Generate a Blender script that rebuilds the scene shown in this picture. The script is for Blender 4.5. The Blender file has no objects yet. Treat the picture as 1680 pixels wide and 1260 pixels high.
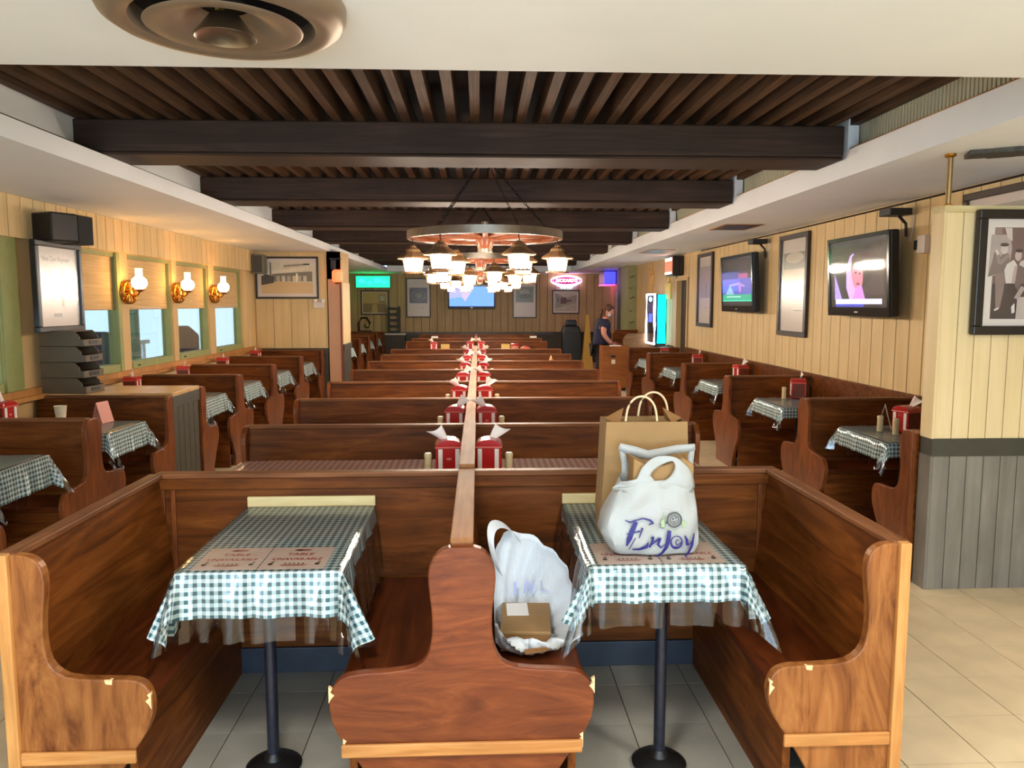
import bpy, bmesh, math, random
from mathutils import Vector, Matrix
random.seed(7)
C = bpy.context.scene.collection
PI = math.pi
def R(a): return math.radians(a)

# ------------------------------------------------------------------ camera
cam_d = bpy.data.cameras.new('camera'); cam = bpy.data.objects.new('camera', cam_d); C.objects.link(cam)
cam_d.sensor_fit = 'HORIZONTAL'; cam_d.sensor_width = 36.0; cam_d.lens = 1262 * 36 / 1680
cam_d.clip_start = 0.05; cam_d.clip_end = 200
cam.location = (0, 0, 1.66); cam.rotation_euler = (R(90 - 5.971), 0, R(-2.482))
bpy.context.scene.camera = cam
# ------------------------------------------------------------------ world, daylight, exposure
w = bpy.data.worlds.new('world'); bpy.context.scene.world = w; w.use_nodes = True
bg = w.node_tree.nodes['Background']; bg.inputs[0].default_value = (0.55, 0.78, 1.0, 1); bg.inputs[1].default_value = 1.5
def area(name, loc, rot, sx, sy, power, col, spread=180):
    d = bpy.data.lights.new(name, 'AREA'); d.shape = 'RECTANGLE'; d.size = sx; d.size_y = sy
    d.energy = power; d.color = col; d.spread = R(spread)
    o = bpy.data.objects.new(name, d); C.objects.link(o); o.location = loc; o.rotation_euler = rot
    return o
# daylight coming in through the shopfront glass behind the photographer; then an added up-tilted fill for the soffits
area('shopfront_daylight', (0.0, -4.5, 1.45), (R(90), 0, 0), 6.2, 1.8, 88, (0.62, 0.81, 1.0))
area('soffit_fill', (0.0, -4.6, 0.35), (R(118), 0, 0), 6.2, 1.0, 225, (0.55, 0.79, 1.0))
# two unseen ceiling lights added ahead of the camera, lifting the front tables
area('front_ceiling_fill', (2.1, 0.9, 2.44), (0, 0, 0), 0.5, 0.5, 30, (1.0, 0.98, 0.93))
area('front_ceiling_fill', (-0.4, 0.9, 2.44), (0, 0, 0), 0.5, 0.5, 30, (1.0, 0.98, 0.93))
vs = bpy.context.scene.view_settings
bpy.context.scene.display_settings.display_device = 'sRGB'
vs.view_transform = 'Standard'; vs.look = 'None'; vs.gamma = 1.0; vs.use_curve_mapping = False
vs.exposure = 0.80
LANTERN = 86.0     # emission of the chandelier glasses
SCONCE = 17.0

# ------------------------------------------------------------------ materials
def lin(c):
    return tuple(((v / 255) / 12.92 if v / 255 <= 0.04045 else ((v / 255 + 0.055) / 1.055) ** 2.4) for v in c)
def col(c): return (*lin(c), 1)
def new_mat(name):
    m = bpy.data.materials.new(name); m.use_nodes = True
    nt = m.node_tree; return m, nt, nt.nodes['Principled BSDF']
def mat(name, c, rough=0.5, metal=0.0, var=0.0, scale=8.0, bump=0.0, coat=0.0, emit=None, es=1.0, spec=0.5):
    m, nt, b = new_mat(name)
    b.inputs['Roughness'].default_value = rough; b.inputs['Metallic'].default_value = metal
    b.inputs['Coat Weight'].default_value = coat; b.inputs['Specular IOR Level'].default_value = spec
    if emit:
        b.inputs['Emission Color'].default_value = col(emit); b.inputs['Emission Strength'].default_value = es
    N, Lk = nt.nodes, nt.links
    if var or bump:
        tc = N.new('ShaderNodeTexCoord'); no = N.new('ShaderNodeTexNoise')
        no.inputs['Scale'].default_value = scale; no.inputs['Detail'].default_value = 5
        Lk.new(tc.outputs['Object'], no.inputs['Vector'])
    if var:
        r = N.new('ShaderNodeValToRGB'); a = lin(c)
        r.color_ramp.elements[0].position = 0.3; r.color_ramp.elements[1].position = 0.72
        r.color_ramp.elements[0].color = (*[v * (1 - var) for v in a], 1)
        r.color_ramp.elements[1].color = (*[min(1, v * (1 + var)) for v in a], 1)
        Lk.new(no.outputs['Fac'], r.inputs['Fac']); Lk.new(r.outputs['Color'], b.inputs['Base Color'])
    else:
        b.inputs['Base Color'].default_value = col(c)
    if bump:
        bp = N.new('ShaderNodeBump'); bp.inputs['Strength'].default_value = bump; bp.inputs['Distance'].default_value = 0.01
        Lk.new(no.outputs['Fac'], bp.inputs['Height']); Lk.new(bp.outputs['Normal'], b.inputs['Normal'])
    return m
def wood(name, dark, mid, light, axis='x', fine=16.0, along=1.6, rough=0.35, coat=0.25, dist=1.4, wear=0.25, spec=.25):
    m, nt, b = new_mat(name); N, Lk = nt.nodes, nt.links
    tc = N.new('ShaderNodeTexCoord'); oi = N.new('ShaderNodeObjectInfo')
    ml = N.new('ShaderNodeMath'); ml.operation = 'MULTIPLY'; ml.inputs[1].default_value = 23.0
    Lk.new(oi.outputs['Random'], ml.inputs[0])
    ad = N.new('ShaderNodeVectorMath'); ad.operation = 'ADD'
    Lk.new(tc.outputs['Object'], ad.inputs[0]); Lk.new(ml.outputs[0], ad.inputs[1])
    mp = N.new('ShaderNodeMapping'); s = [fine] * 3; s['xyz'.index(axis)] = along
    mp.inputs['Scale'].default_value = s; Lk.new(ad.outputs[0], mp.inputs['Vector'])
    n1 = N.new('ShaderNodeTexNoise'); n1.inputs['Scale'].default_value = 1.0; n1.inputs['Detail'].default_value = 7
    n1.inputs['Roughness'].default_value = 0.62; n1.inputs['Distortion'].default_value = dist
    Lk.new(mp.outputs[0], n1.inputs['Vector'])
    r = N.new('ShaderNodeValToRGB'); e = r.color_ramp.elements
    e[0].position = 0.28; e[0].color = col(dark); e[1].position = 0.74; e[1].color = col(light)
    x = e.new(0.5); x.color = col(mid)
    Lk.new(n1.outputs['Fac'], r.inputs['Fac'])
    n2 = N.new('ShaderNodeTexNoise'); n2.inputs['Scale'].default_value = 2.3; n2.inputs['Detail'].default_value = 4
    Lk.new(ad.outputs[0], n2.inputs['Vector'])
    mr = N.new('ShaderNodeMapRange'); mr.inputs['From Min'].default_value = 0.3; mr.inputs['From Max'].default_value = 0.7
    mr.inputs['To Min'].default_value = 1 - wear; mr.inputs['To Max'].default_value = 1 + wear
    Lk.new(n2.outputs['Fac'], mr.inputs['Value'])
    mx = N.new('ShaderNodeMix'); mx.data_type = 'RGBA'; mx.blend_type = 'MULTIPLY'; mx.inputs['Factor'].default_value = 1
    Lk.new(r.outputs['Color'], mx.inputs['A']); Lk.new(mr.outputs[0], mx.inputs['B'])
    Lk.new(mx.outputs['Result'], b.inputs['Base Color'])
    b.inputs['Roughness'].default_value = rough; b.inputs['Coat Weight'].default_value = coat * .5; b.inputs['Specular IOR Level'].default_value = spec
    b.inputs['Coat Roughness'].default_value = 0.18
    bp = N.new('ShaderNodeBump'); bp.inputs['Strength'].default_value = 0.12; bp.inputs['Distance'].default_value = 0.004
    Lk.new(n1.outputs['Fac'], bp.inputs['Height']); Lk.new(bp.outputs['Normal'], b.inputs['Normal'])
    return m
def gingham(name, white, mid, dark, P=0.0275):
    m, nt, b = new_mat(name); N, Lk = nt.nodes, nt.links
    uv = N.new('ShaderNodeUVMap'); sp = N.new('ShaderNodeSeparateXYZ'); Lk.new(uv.outputs[0], sp.inputs[0])
    def stripe(ch):
        d = N.new('ShaderNodeMath'); d.operation = 'DIVIDE'; d.inputs[1].default_value = P; Lk.new(sp.outputs[ch], d.inputs[0])
        f = N.new('ShaderNodeMath'); f.operation = 'FRACT'; Lk.new(d.outputs[0], f.inputs[0])
        g = N.new('ShaderNodeMath'); g.operation = 'LESS_THAN'; g.inputs[1].default_value = 0.5; Lk.new(f.outputs[0], g.inputs[0])
        return g
    a = N.new('ShaderNodeMath'); a.operation = 'ADD'; Lk.new(stripe(0).outputs[0], a.inputs[0]); Lk.new(stripe(1).outputs[0], a.inputs[1])
    h = N.new('ShaderNodeMath'); h.operation = 'MULTIPLY'; h.inputs[1].default_value = 0.5; Lk.new(a.outputs[0], h.inputs[0])
    r = N.new('ShaderNodeValToRGB'); r.color_ramp.interpolation = 'CONSTANT'; e = r.color_ramp.elements
    e[0].position = 0; e[0].color = col(white); e[1].position = 0.75; e[1].color = col(dark)
    x = e.new(0.25); x.color = col(mid)
    Lk.new(h.outputs[0], r.inputs['Fac']); Lk.new(r.outputs['Color'], b.inputs['Base Color'])
    b.inputs['Roughness'].default_value = 0.75
    return m
def clear(name, tint=(1, 1, 1), rough=0.08, base=0.05, edge=0.7, bump=0.0, bscale=9.0):
    m = bpy.data.materials.new(name); m.use_nodes = True; nt = m.node_tree; N, Lk = nt.nodes, nt.links
    N.remove(N['Principled BSDF'])
    t = N.new('ShaderNodeBsdfTransparent'); t.inputs[0].default_value = (*tint, 1)
    g = N.new('ShaderNodeBsdfGlossy'); g.inputs['Roughness'].default_value = rough
    lw = N.new('ShaderNodeLayerWeight'); lw.inputs['Blend'].default_value = 0.32
    mr = N.new('ShaderNodeMapRange'); mr.inputs['To Min'].default_value = base; mr.inputs['To Max'].default_value = edge
    Lk.new(lw.outputs['Fresnel'], mr.inputs['Value'])
    mx = N.new('ShaderNodeMixShader'); Lk.new(mr.outputs[0], mx.inputs[0]); Lk.new(t.outputs[0], mx.inputs[1]); Lk.new(g.outputs[0], mx.inputs[2])
    if bump:
        tc = N.new('ShaderNodeTexCoord'); no = N.new('ShaderNodeTexNoise'); no.inputs['Scale'].default_value = bscale; no.inputs['Detail'].default_value = 3
        no.inputs['Distortion'].default_value = 0.8
        Lk.new(tc.outputs['Object'], no.inputs['Vector'])
        bp = N.new('ShaderNodeBump'); bp.inputs['Strength'].default_value = bump; bp.inputs['Distance'].default_value = 0.012
        Lk.new(no.outputs['Fac'], bp.inputs['Height']); Lk.new(bp.outputs['Normal'], g.inputs['Normal']); Lk.new(bp.outputs['Normal'], lw.inputs['Normal'])
    Lk.new(mx.outputs[0], N['Material Output'].inputs[0])
    return m
def glow(name, c, s, base=None):
    m, nt, b = new_mat(name); b.inputs['Base Color'].default_value = col(base or c)
    b.inputs['Emission Color'].default_value = col(c); b.inputs['Emission Strength'].default_value = s
    b.inputs['Roughness'].default_value = 0.4
    return m
M = {}
M['pew'] = wood('varnished_brown_wood', (64, 31, 9), (101, 53, 17), (130, 74, 29), 'x', 14, 1.5, 0.46, 0.02, spec=.12)
M['pew_end'] = wood('varnished_end_panel', (80, 37, 13), (112, 57, 22), (136, 75, 32), 'z', 10, 2.2, 0.38, 0.15, 2.2)
M['pew_seat'] = wood('varnished_seat_wood', (54, 23, 9), (84, 37, 14), (102, 49, 21), 'x', 16, 1.4, 0.32, 0.2)
M['pew_cap'] = wood('worn_cap_wood', (88, 50, 27), (118, 72, 42), (142, 94, 60), 'x', 22, 1.5, 0.5, 0.05, spec=.15)
M['red_end'] = wood('reddish_end_panel', (80, 34, 13), (104, 50, 21), (126, 66, 31), 'y', 13, 2.2, 0.38, 0.25, 2.6, 0.18)
M['gold_end'] = wood('golden_end_panel', (92, 46, 17), (134, 80, 37), (160, 104, 54), 'z', 7, 1.8, 0.40, 0.2, 4.2, 0.18)
M['pale_wood'] = wood('pale_trim_wood', (160, 106, 54), (180, 126, 70), (194, 144, 86), 'z', 24, 1.6, 0.45, 0.15)
M['gold_strip'] = wood('golden_strip_wood', (156, 98, 48), (180, 122, 66), (198, 144, 86), 'y', 24, 1.6, 0.45, 0.15)
M['rail_wood'] = wood('bare_rail_wood', (122, 78, 44), (146, 98, 60), (162, 114, 74), 'y', 22, 1.4, 0.6, 0.0, spec=.15)
M['ledger'] = wood('cream_ledger_wood', (196, 172, 120), (212, 190, 138), (222, 204, 156), 'x', 20, 1.4, 0.5, 0.1, 1.2, 0.08)
M['chip'] = mat('bare_chipped_wood', (226, 190, 140), 0.7, 0, 0.15, 60)
M['counter'] = wood('blond_counter_top', (186, 140, 86), (206, 160, 104), (220, 180, 124), 'x', 18, 1.3, 0.4, 0.2)
M['cart'] = wood('tan_cart_board', (128, 74, 34), (146, 88, 42), (160, 100, 52), 'x', 10, 2, 0.5, 0.1, 1.0, 0.1)
M['beam'] = wood('dark_beam_wood', (46, 32, 24), (60, 43, 33), (76, 55, 43), 'x', 18, 0.9, 0.6, 0.0)
M['joist'] = wood('dark_joist_wood', (62, 44, 30), (84, 61, 43), (110, 82, 58), 'y', 26, 0.8, 0.65, 0.0)
M['deck'] = mat('dark_ceiling_deck', (24, 17, 12), 0.9, 0, 0.3, 6)
M['soffit'] = mat('cream_soffit_paint', (240, 244, 247), 0.62, 0, 0.02, 3, 0.03)
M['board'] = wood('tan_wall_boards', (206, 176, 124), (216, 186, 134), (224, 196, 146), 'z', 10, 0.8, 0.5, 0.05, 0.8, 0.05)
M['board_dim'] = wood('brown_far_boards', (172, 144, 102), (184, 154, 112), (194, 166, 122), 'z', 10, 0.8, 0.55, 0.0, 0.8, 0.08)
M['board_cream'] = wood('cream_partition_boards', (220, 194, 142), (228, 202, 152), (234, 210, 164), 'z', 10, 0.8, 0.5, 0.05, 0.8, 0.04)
M['gap'] = mat('dark_board_joint', (52, 36, 20), 0.9)
M['wall_plain'] = mat('tan_wall_paint', (206, 172, 120), 0.65, 0, 0.04, 4)
M['wall_pink'] = mat('pinkish_tan_trim_paint', (196, 150, 116), 0.6, 0, 0.04, 4)
M['dado'] = wood('grey_dado_boards', (112, 104, 92), (126, 118, 106), (140, 132, 120), 'z', 9, 0.9, 0.55, 0.0, 0.9, 0.14)
M['dado_rail'] = mat('dark_green_grey_rail', (62, 60, 48), 0.5, 0, 0.12, 20)
M['dado_dark'] = mat('dark_grey_green_dado', (64, 58, 44), 0.6, 0, 0.15, 10)
M['green'] = mat('pale_olive_green_paint', (146, 150, 92), 0.55, 0, 0.06, 10)
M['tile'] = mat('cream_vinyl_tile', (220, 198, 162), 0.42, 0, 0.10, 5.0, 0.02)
M['tile_grey'] = mat('grey_vinyl_tile', (160, 154, 140), 0.42, 0, 0.16, 4.0, 0.02)  # greyer tile laid inside the booth area
M['grout'] = mat('dark_tile_joint', (84, 66, 46), 0.8)
M['kick'] = mat('blue_black_kick_paint', (44, 50, 62), 0.45, 0, 0.25, 9)
M['navy'] = mat('chipped_navy_steel', (34, 36, 48), 0.32, 0.3, 0.3, 40)
M['steel'] = mat('brushed_steel', (176, 166, 152), 0.32, 1.0, 0.06, 30)
M['pole_grey'] = mat('grey_steel_pole', (120, 118, 112), 0.35, 0.8)
M['black'] = mat('black_plastic', (20, 19, 19), 0.42, 0, 0.1, 30)
M['black_gloss'] = mat('gloss_black_plastic', (12, 12, 13), 0.16)
M['frame_black'] = mat('black_frame_wood', (26, 20, 18), 0.35, 0, 0.2, 20)
M['frame_dark'] = mat('dark_brown_frame_wood', (50, 32, 22), 0.35, 0, 0.2, 20)
M['mat_board'] = mat('off_white_mount_board', (222, 208, 196), 0.7)
M['paper'] = mat('white_paper', (232, 226, 220), 0.8)
M['paper_pink'] = mat('printed_paper', (250, 226, 210), 0.75, 0, 0.03, 12)
M['print_red'] = mat('red_print', (196, 52, 40), 0.7)
M['print_dark'] = mat('dark_print', (74, 52, 42), 0.7)
M['cloth'] = gingham('green_gingham_cloth', (234, 242, 238), (172, 196, 196), (58, 88, 94))
M['cloth_red'] = gingham('red_gingham_cloth', (255, 232, 218), (250, 198, 180), (206, 134, 116), 0.036)
M['vinyl'] = clear('clear_vinyl_sheet', (0.95, 0.94, 0.94), 0.12, 0.05, 0.75, 0.22, 7)
M['glass'] = clear('window_glass', (0.96, 0.99, 0.98), 0.02, 0.03, 0.6)
M['pic_glass'] = clear('picture_glass', (1, 1, 1), 0.24, 0.006, 0.30)
M['screen_glass'] = clear('screen_glass', (1, 1, 1), 0.05, 0.006, 0.30)
M['red'] = mat('red_enamel', (176, 24, 18), 0.30, 0, 0.06, 20, 0, 0.3)
M['napkin'] = mat('white_napkin', (236, 220, 210), 0.85)
M['cream_plastic'] = mat('cream_plastic', (208, 186, 142), 0.4)
M['kraft'] = mat('brown_kraft_paper', (150, 115, 70), 0.75, 0, 0.06, 14, 0.10)
M['kraft_dark'] = mat('kraft_board', (146, 104, 60), 0.7, 0, 0.06, 14)
M['cord'] = mat('twisted_paper_cord', (222, 196, 156), 0.8)
M['ink'] = mat('dark_blue_ink', (30, 23, 106), 0.5)
M['ink_black'] = mat('black_ink', (40, 42, 44), 0.5)
M['ink_green'] = mat('pale_green_ink', (150, 170, 130), 0.5)
M['blind'] = wood('woven_blind', (188, 154, 106), (204, 172, 124), (218, 190, 144), 'y', 60, 2.0, 0.7, 0.0, 0.6, 0.06)
M['brass'] = mat('brass', (196, 138, 52), 0.3, 1.0); M['dull_brass'] = mat('dull_brass', (164, 136, 92), 0.4, 0.8)
M['copper'] = wood('copper_lit_wheel_wood', (96, 46, 24), (124, 66, 38), (150, 88, 56), 'x', 14, 3, 0.4, 0.2)
M['iron'] = mat('worn_iron_tyre', (150, 138, 124), 0.38, 0.9, 0.15, 14)
M['chain'] = mat('dark_chain', (42, 34, 30), 0.5, 0.7)
M['hood'] = mat('dull_copper_hood', (142, 108, 74), 0.5, 0.35)
M['lamp_glass'] = glow('lit_lantern_glass', (255, 240, 218), LANTERN, (255, 230, 190))
M['sconce_glass'] = glow('lit_sconce_globe', (255, 200, 126), SCONCE, (255, 230, 190))
M['chimney'] = glow('lit_lamp_chimney', (255, 214, 150), 2.2, (255, 240, 210))
def plastic_film(name, c, trans):
    m = bpy.data.materials.new(name); m.use_nodes = True; nt = m.node_tree; N, Lk = nt.nodes, nt.links
    b = N['Principled BSDF']; b.inputs['Base Color'].default_value = col(c); b.inputs['Roughness'].default_value = 0.38
    t = N.new('ShaderNodeBsdfTranslucent'); t.inputs[0].default_value = col(c)
    mx = N.new('ShaderNodeMixShader'); mx.inputs[0].default_value = trans
    Lk.new(b.outputs[0], mx.inputs[1]); Lk.new(t.outputs[0], mx.inputs[2]); Lk.new(mx.outputs[0], N['Material Output'].inputs[0])
    tc = N.new('ShaderNodeTexCoord'); no = N.new('ShaderNodeTexNoise'); no.inputs['Scale'].default_value = 14; no.inputs['Detail'].default_value = 4; no.inputs['Distortion'].default_value = 1.2
    Lk.new(tc.outputs['Object'], no.inputs['Vector'])
    bp = N.new('ShaderNodeBump'); bp.inputs['Strength'].default_value = 0.35; bp.inputs['Distance'].default_value = 0.012
    Lk.new(no.outputs['Fac'], bp.inputs['Height']); Lk.new(bp.outputs['Normal'], b.inputs['Normal']); Lk.new(bp.outputs['Normal'], t.inputs['Normal'])
    return m
M['film_bright'] = plastic_film('bright_white_film', (228, 232, 236), 0.25)  # lighter copy of the bag film, brightens the slumped bag where less light falls
M['film'] = plastic_film('white_plastic_film', (186, 188, 186), 0.25)

# ------------------------------------------------------------------ mesh helpers
class MB:
    def __init__(s): s.v, s.f, s.uv, s.mi = [], [], [], []
    def add(s, vs, fs, mi=0, uvs=None):
        o = len(s.v); s.v += [tuple(p) for p in vs]
        for f in fs:
            s.f.append([o + i for i in f]); s.mi.append(mi)
            s.uv.append([uvs[i] for i in f] if uvs else [(0, 0)] * len(f))
        return s
    def box(s, x0, x1, y0, y1, z0, z1, mi=0):
        vs = [(x, y, z) for z in (z0, z1) for y in (y0, y1) for x in (x0, x1)]
        return s.add(vs, [(0, 2, 3, 1), (4, 5, 7, 6), (0, 1, 5, 4), (2, 6, 7, 3), (0, 4, 6, 2), (1, 3, 7, 5)], mi)
    def prism(s, prof, axis, a, b, mi=0):
        n = len(prof)
        def P(p, t): return {'x': (t, p[0], p[1]), 'y': (p[0], t, p[1]), 'z': (p[0], p[1], t)}[axis]
        vs = [P(p, a) for p in prof] + [P(p, b) for p in prof]
        fs = [tuple(range(n)), tuple(range(2 * n - 1, n - 1, -1))] + [(i, i + n, (i + 1) % n + n, (i + 1) % n) for i in range(n)]
        return s.add(vs, fs, mi)
    def tube(s, pts, r, n=8, closed=False, cap=True, mi=0):
        pts = [Vector(p) for p in pts]; k = len(pts); vs = []; fs = []
        rr = r if isinstance(r, (list, tuple)) else [r] * k
        for i, p in enumerate(pts):
            if closed: d = pts[(i + 1) % k] - pts[i - 1]
            else: d = pts[min(i + 1, k - 1)] - pts[max(i - 1, 0)]
            d.normalize(); ref = Vector((0, 0, 1)) if abs(d.z) < 0.9 else Vector((1, 0, 0))
            a = d.cross(ref).normalized(); b = d.cross(a)
            for j in range(n):
                t = 2 * PI * j / n; vs.append(p + (a * math.cos(t) + b * math.sin(t)) * rr[i])
        for i in range(k if closed else k - 1):
            for j in range(n):
                q = (i + 1) % k
                fs.append((i * n + j, q * n + j, q * n + (j + 1) % n, i * n + (j + 1) % n))
        if not closed and cap: fs += [tuple(range(n)), tuple(range(k * n - 1, (k - 1) * n - 1, -1))]
        return s.add(vs, fs, mi)
    def lathe(s, prof, c=(0, 0, 0), n=20, mi=0, sx=1, sy=1, a0=0.0):
        vs = []; fs = []; k = len(prof)
        for r, z in prof:
            for j in range(n):
                t = a0 + 2 * PI * j / n; vs.append((c[0] + max(r, 1e-4) * math.cos(t) * sx, c[1] + max(r, 1e-4) * math.sin(t) * sy, c[2] + z))
        for i in range(k - 1):
            for j in range(n): fs.append((i * n + j, i * n + (j + 1) % n, (i + 1) * n + (j + 1) % n, (i + 1) * n + j))
        return s.add(vs, fs, mi)
    def grid(s, fn, nu, nv, uvf=None, mi=0):
        vs = []; uv = []
        for j in range(nv + 1):
            for i in range(nu + 1):
                vs.append(fn(i / nu, j / nv)); uv.append(uvf(i / nu, j / nv) if uvf else (i / nu, j / nv))
        fs = [(j * (nu + 1) + i, j * (nu + 1) + i + 1, (j + 1) * (nu + 1) + i + 1, (j + 1) * (nu + 1) + i) for j in range(nv) for i in range(nu)]
        return s.add(vs, fs, mi, uv)
    def build(s, name, m, parent=None, smooth=False, bevel=0, loc=None, solid=0):
        me = bpy.data.meshes.new(name); me.from_pydata(s.v, [], s.f)
        for mm in (m if isinstance(m, (list, tuple)) else [m]): me.materials.append(M[mm] if isinstance(mm, str) else mm)
        ul = me.uv_layers.new(name='UVMap')
        for p, uv, mi in zip(me.polygons, s.uv, s.mi):
            p.material_index = mi; p.use_smooth = smooth
            for li, c in zip(p.loop_indices, uv): ul.data[li].uv = c
        bm = bmesh.new(); bm.from_mesh(me); bmesh.ops.recalc_face_normals(bm, faces=bm.faces); bm.to_mesh(me); bm.free()
        if smooth: me.set_sharp_from_angle(angle=R(40))
        o = bpy.data.objects.new(name, me); C.objects.link(o)
        if loc: o.location = loc
        if parent: o.parent = parent
        if bevel:
            md = o.modifiers.new('bevel', 'BEVEL'); md.width = bevel; md.segments = 2; md.limit_method = 'ANGLE'
        if solid:
            md = o.modifiers.new('solid', 'SOLIDIFY'); md.thickness = solid; md.offset = 0
        return o
def tag(o, label=None, cat=None, group=None, kind=None):
    if label: o['label'] = label
    if cat: o['category'] = cat
    if group: o['group'] = group
    if kind: o['kind'] = kind
    return o
def thing(name, label, cat, loc=(0, 0, 0), rz=0, group=None):
    o = bpy.data.objects.new(name, None); C.objects.link(o); o.empty_display_size = 0.1
    o.location = loc; o.rotation_euler = (0, 0, R(rz)); return tag(o, label, cat, group)
def struct(name, mb, m, **k):
    return tag(mb.build(name, m, **k), kind='structure')
def dup(root, loc, rz=None, label=None, group=None):
    r = root.copy(); C.objects.link(r); r.location = loc
    if rz is not None: r.rotation_euler = (0, 0, R(rz))
    if label: r['label'] = label
    if group: r['group'] = group
    for ch in list(root.children):
        c = ch.copy(); C.objects.link(c); c.parent = r
        for g in list(ch.children):
            d = g.copy(); C.objects.link(d); d.parent = c
    return r
def copies(proto_mesh_obj, places, parent):      # shared-mesh pieces of a surface; the first place moves the prototype
    for i, p in enumerate(places):
        o = proto_mesh_obj if i == 0 else proto_mesh_obj.copy()
        if i: C.objects.link(o)
        o.parent = parent; o.location = p
def text_mb(mb, s, size, cx, cz, y, mi, sx=1.0, shear=0.0, bold=0.0):
    cu = bpy.data.curves.new('t', 'FONT'); cu.body = s; cu.size = size; cu.align_x = 'CENTER'; cu.align_y = 'CENTER'
    cu.resolution_u = 2; cu.offset = bold; cu.shear = shear
    ob = bpy.data.objects.new('t', cu); me = bpy.data.meshes.new_from_object(ob)
    mb.add([(cx + v.co.x * sx, y, cz + v.co.y) for v in me.vertices], [tuple(p.vertices) for p in me.polygons], mi)
    bpy.data.objects.remove(ob); bpy.data.meshes.remove(me)
def ell(cx, cz, rx, rz, n=20, rot=0.0):
    o = []
    for i in range(n):
        t = 2 * PI * i / n; x, z = rx * math.cos(t), rz * math.sin(t)
        o.append((cx + x * math.cos(rot) - z * math.sin(rot), cz + x * math.sin(rot) + z * math.cos(rot)))
    return o
def flat(mb, poly, y, mi): mb.add([(p[0], y, p[1]) for p in poly], [tuple(range(len(poly)))], mi)
ORD = ['first', 'second', 'third', 'fourth', 'fifth', 'sixth', 'seventh', 'eighth', 'ninth', 'tenth']

# ------------------------------------------------------------------ room shell
XL, XR, YF, ZC = -3.6, 3.5, 21.8, 2.49
TP = 0.3135
fl = struct('floor', MB().box(-3.72, 3.62, -4.2, 21.92, -0.06, -0.004), 'grout')
tp = MB().box(-TP / 2 + .0022, TP / 2 - .0022, -TP / 2 + .0022, TP / 2 - .0022, -0.004, 0)
tA = tp.build('tile', 'tile'); tB = tp.build('tile', 'tile_grey')
near, booth_tiles, rest = [], [], ([], [])
for i in range(-9, 17):
    for j in range(-24, 62):
        x = -1.2853 + TP * (i + .5); y = 2.875 + TP * (j + .5)
        if not (-3.6 < x - TP / 2 and x + TP / 2 < 3.52 and -4.1 < y and y < 21.75): continue
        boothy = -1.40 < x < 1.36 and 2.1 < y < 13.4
        if -1.95 < x < 3.5 and 1.1 < y < 4.9: (booth_tiles if boothy else near).append((x, y, 0))
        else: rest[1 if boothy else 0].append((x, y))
copies(tA, near, fl); copies(tB, booth_tiles, fl)
for k, (r_, m_) in enumerate(zip(rest, ('tile', 'tile_grey'))):
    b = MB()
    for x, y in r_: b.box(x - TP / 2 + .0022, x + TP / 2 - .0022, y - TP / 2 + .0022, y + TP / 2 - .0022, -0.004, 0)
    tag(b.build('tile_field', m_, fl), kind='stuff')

ce = MB()
ce.box(-3.72, -2.37, 2.86, 21.9, ZC, 2.60); ce.box(2.42, 3.62, 2.86, 21.9, ZC, 2.66)      # side soffits
ce.box(-3.72, 3.62, -4.2, 2.86, ZC, 2.66)                                                # front soffit
ce.box(-2.37, 2.42, 20.3, 21.9, ZC, 2.66)                                                # far soffit
ceil = struct('ceiling', ce, 'soffit')
MB().box(-2.8, 2.9, 2.80, 21.9, 2.96, 3.02).build('deck', 'deck', ceil)
MB().box(-2.63, -2.55, 2.86, 20.3, 2.60, 2.96).build('side_panel', 'soffit', ceil)
MB().box(-3.72, 3.62, 2.78, 2.86, 2.66, 2.96).build('side_panel', 'deck', ceil)
b = MB()
y = 2.88
while y < 20.3: b.box(2.515, 2.545, y, y + .022, 2.66, 2.86); y += .034
tag(b.build('grille_slats', mat('pale_green_slat_paint', (206, 204, 178), 0.6), ceil), kind='stuff')
MB().box(2.56, 2.60, 2.86, 20.3, 2.60, 2.96).build('grille_backing', mat('dark_olive_backing', (70, 66, 46), 0.8), ceil)
MB().box(2.44, 2.56, 2.86, 20.3, 2.66, 2.675).build('grille_sill', 'pale_wood', ceil)
MB().box(2.50, 2.56, 2.86, 20.3, 2.855, 2.96).build('grille_head', 'joist', ceil)
MB().tube([(-2.40, 2.9, 2.606), (-2.41, 8, 2.606), (-2.40, 13, 2.606), (-2.40, 20, 2.606)], .012, 6).build('cable', 'chain', ceil)
bm_ = MB().box(-2.55, 2.41, 0, 0.36, 2.62, 2.82); bm_.box(-2.55, 2.41, 0.0, 0.40, 2.60, 2.62)
bo = bm_.build('beam', 'beam', bevel=.012)
copies(bo, [(0, yy, 0) for yy in (5.10, 7.33, 9.80, 12.15, 14.45, 16.75, 19.05)], ceil)
pk = MB().box(-.035, .035, -.02, .38, 2.62, 2.86).build('post_pad', 'soffit')
copies(pk, [(2.46, yy, 0) for yy in (5.10, 7.33, 9.80, 12.15, 14.45, 16.75, 19.05)], ceil)
jo = MB().box(-.029, .029, 2.86, 20.3, 2.82, 2.96).build('joist', 'joist')
copies(jo, [(-2.50 + .146 * k, 0, 0) for k in range(35)], ceil)

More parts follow.
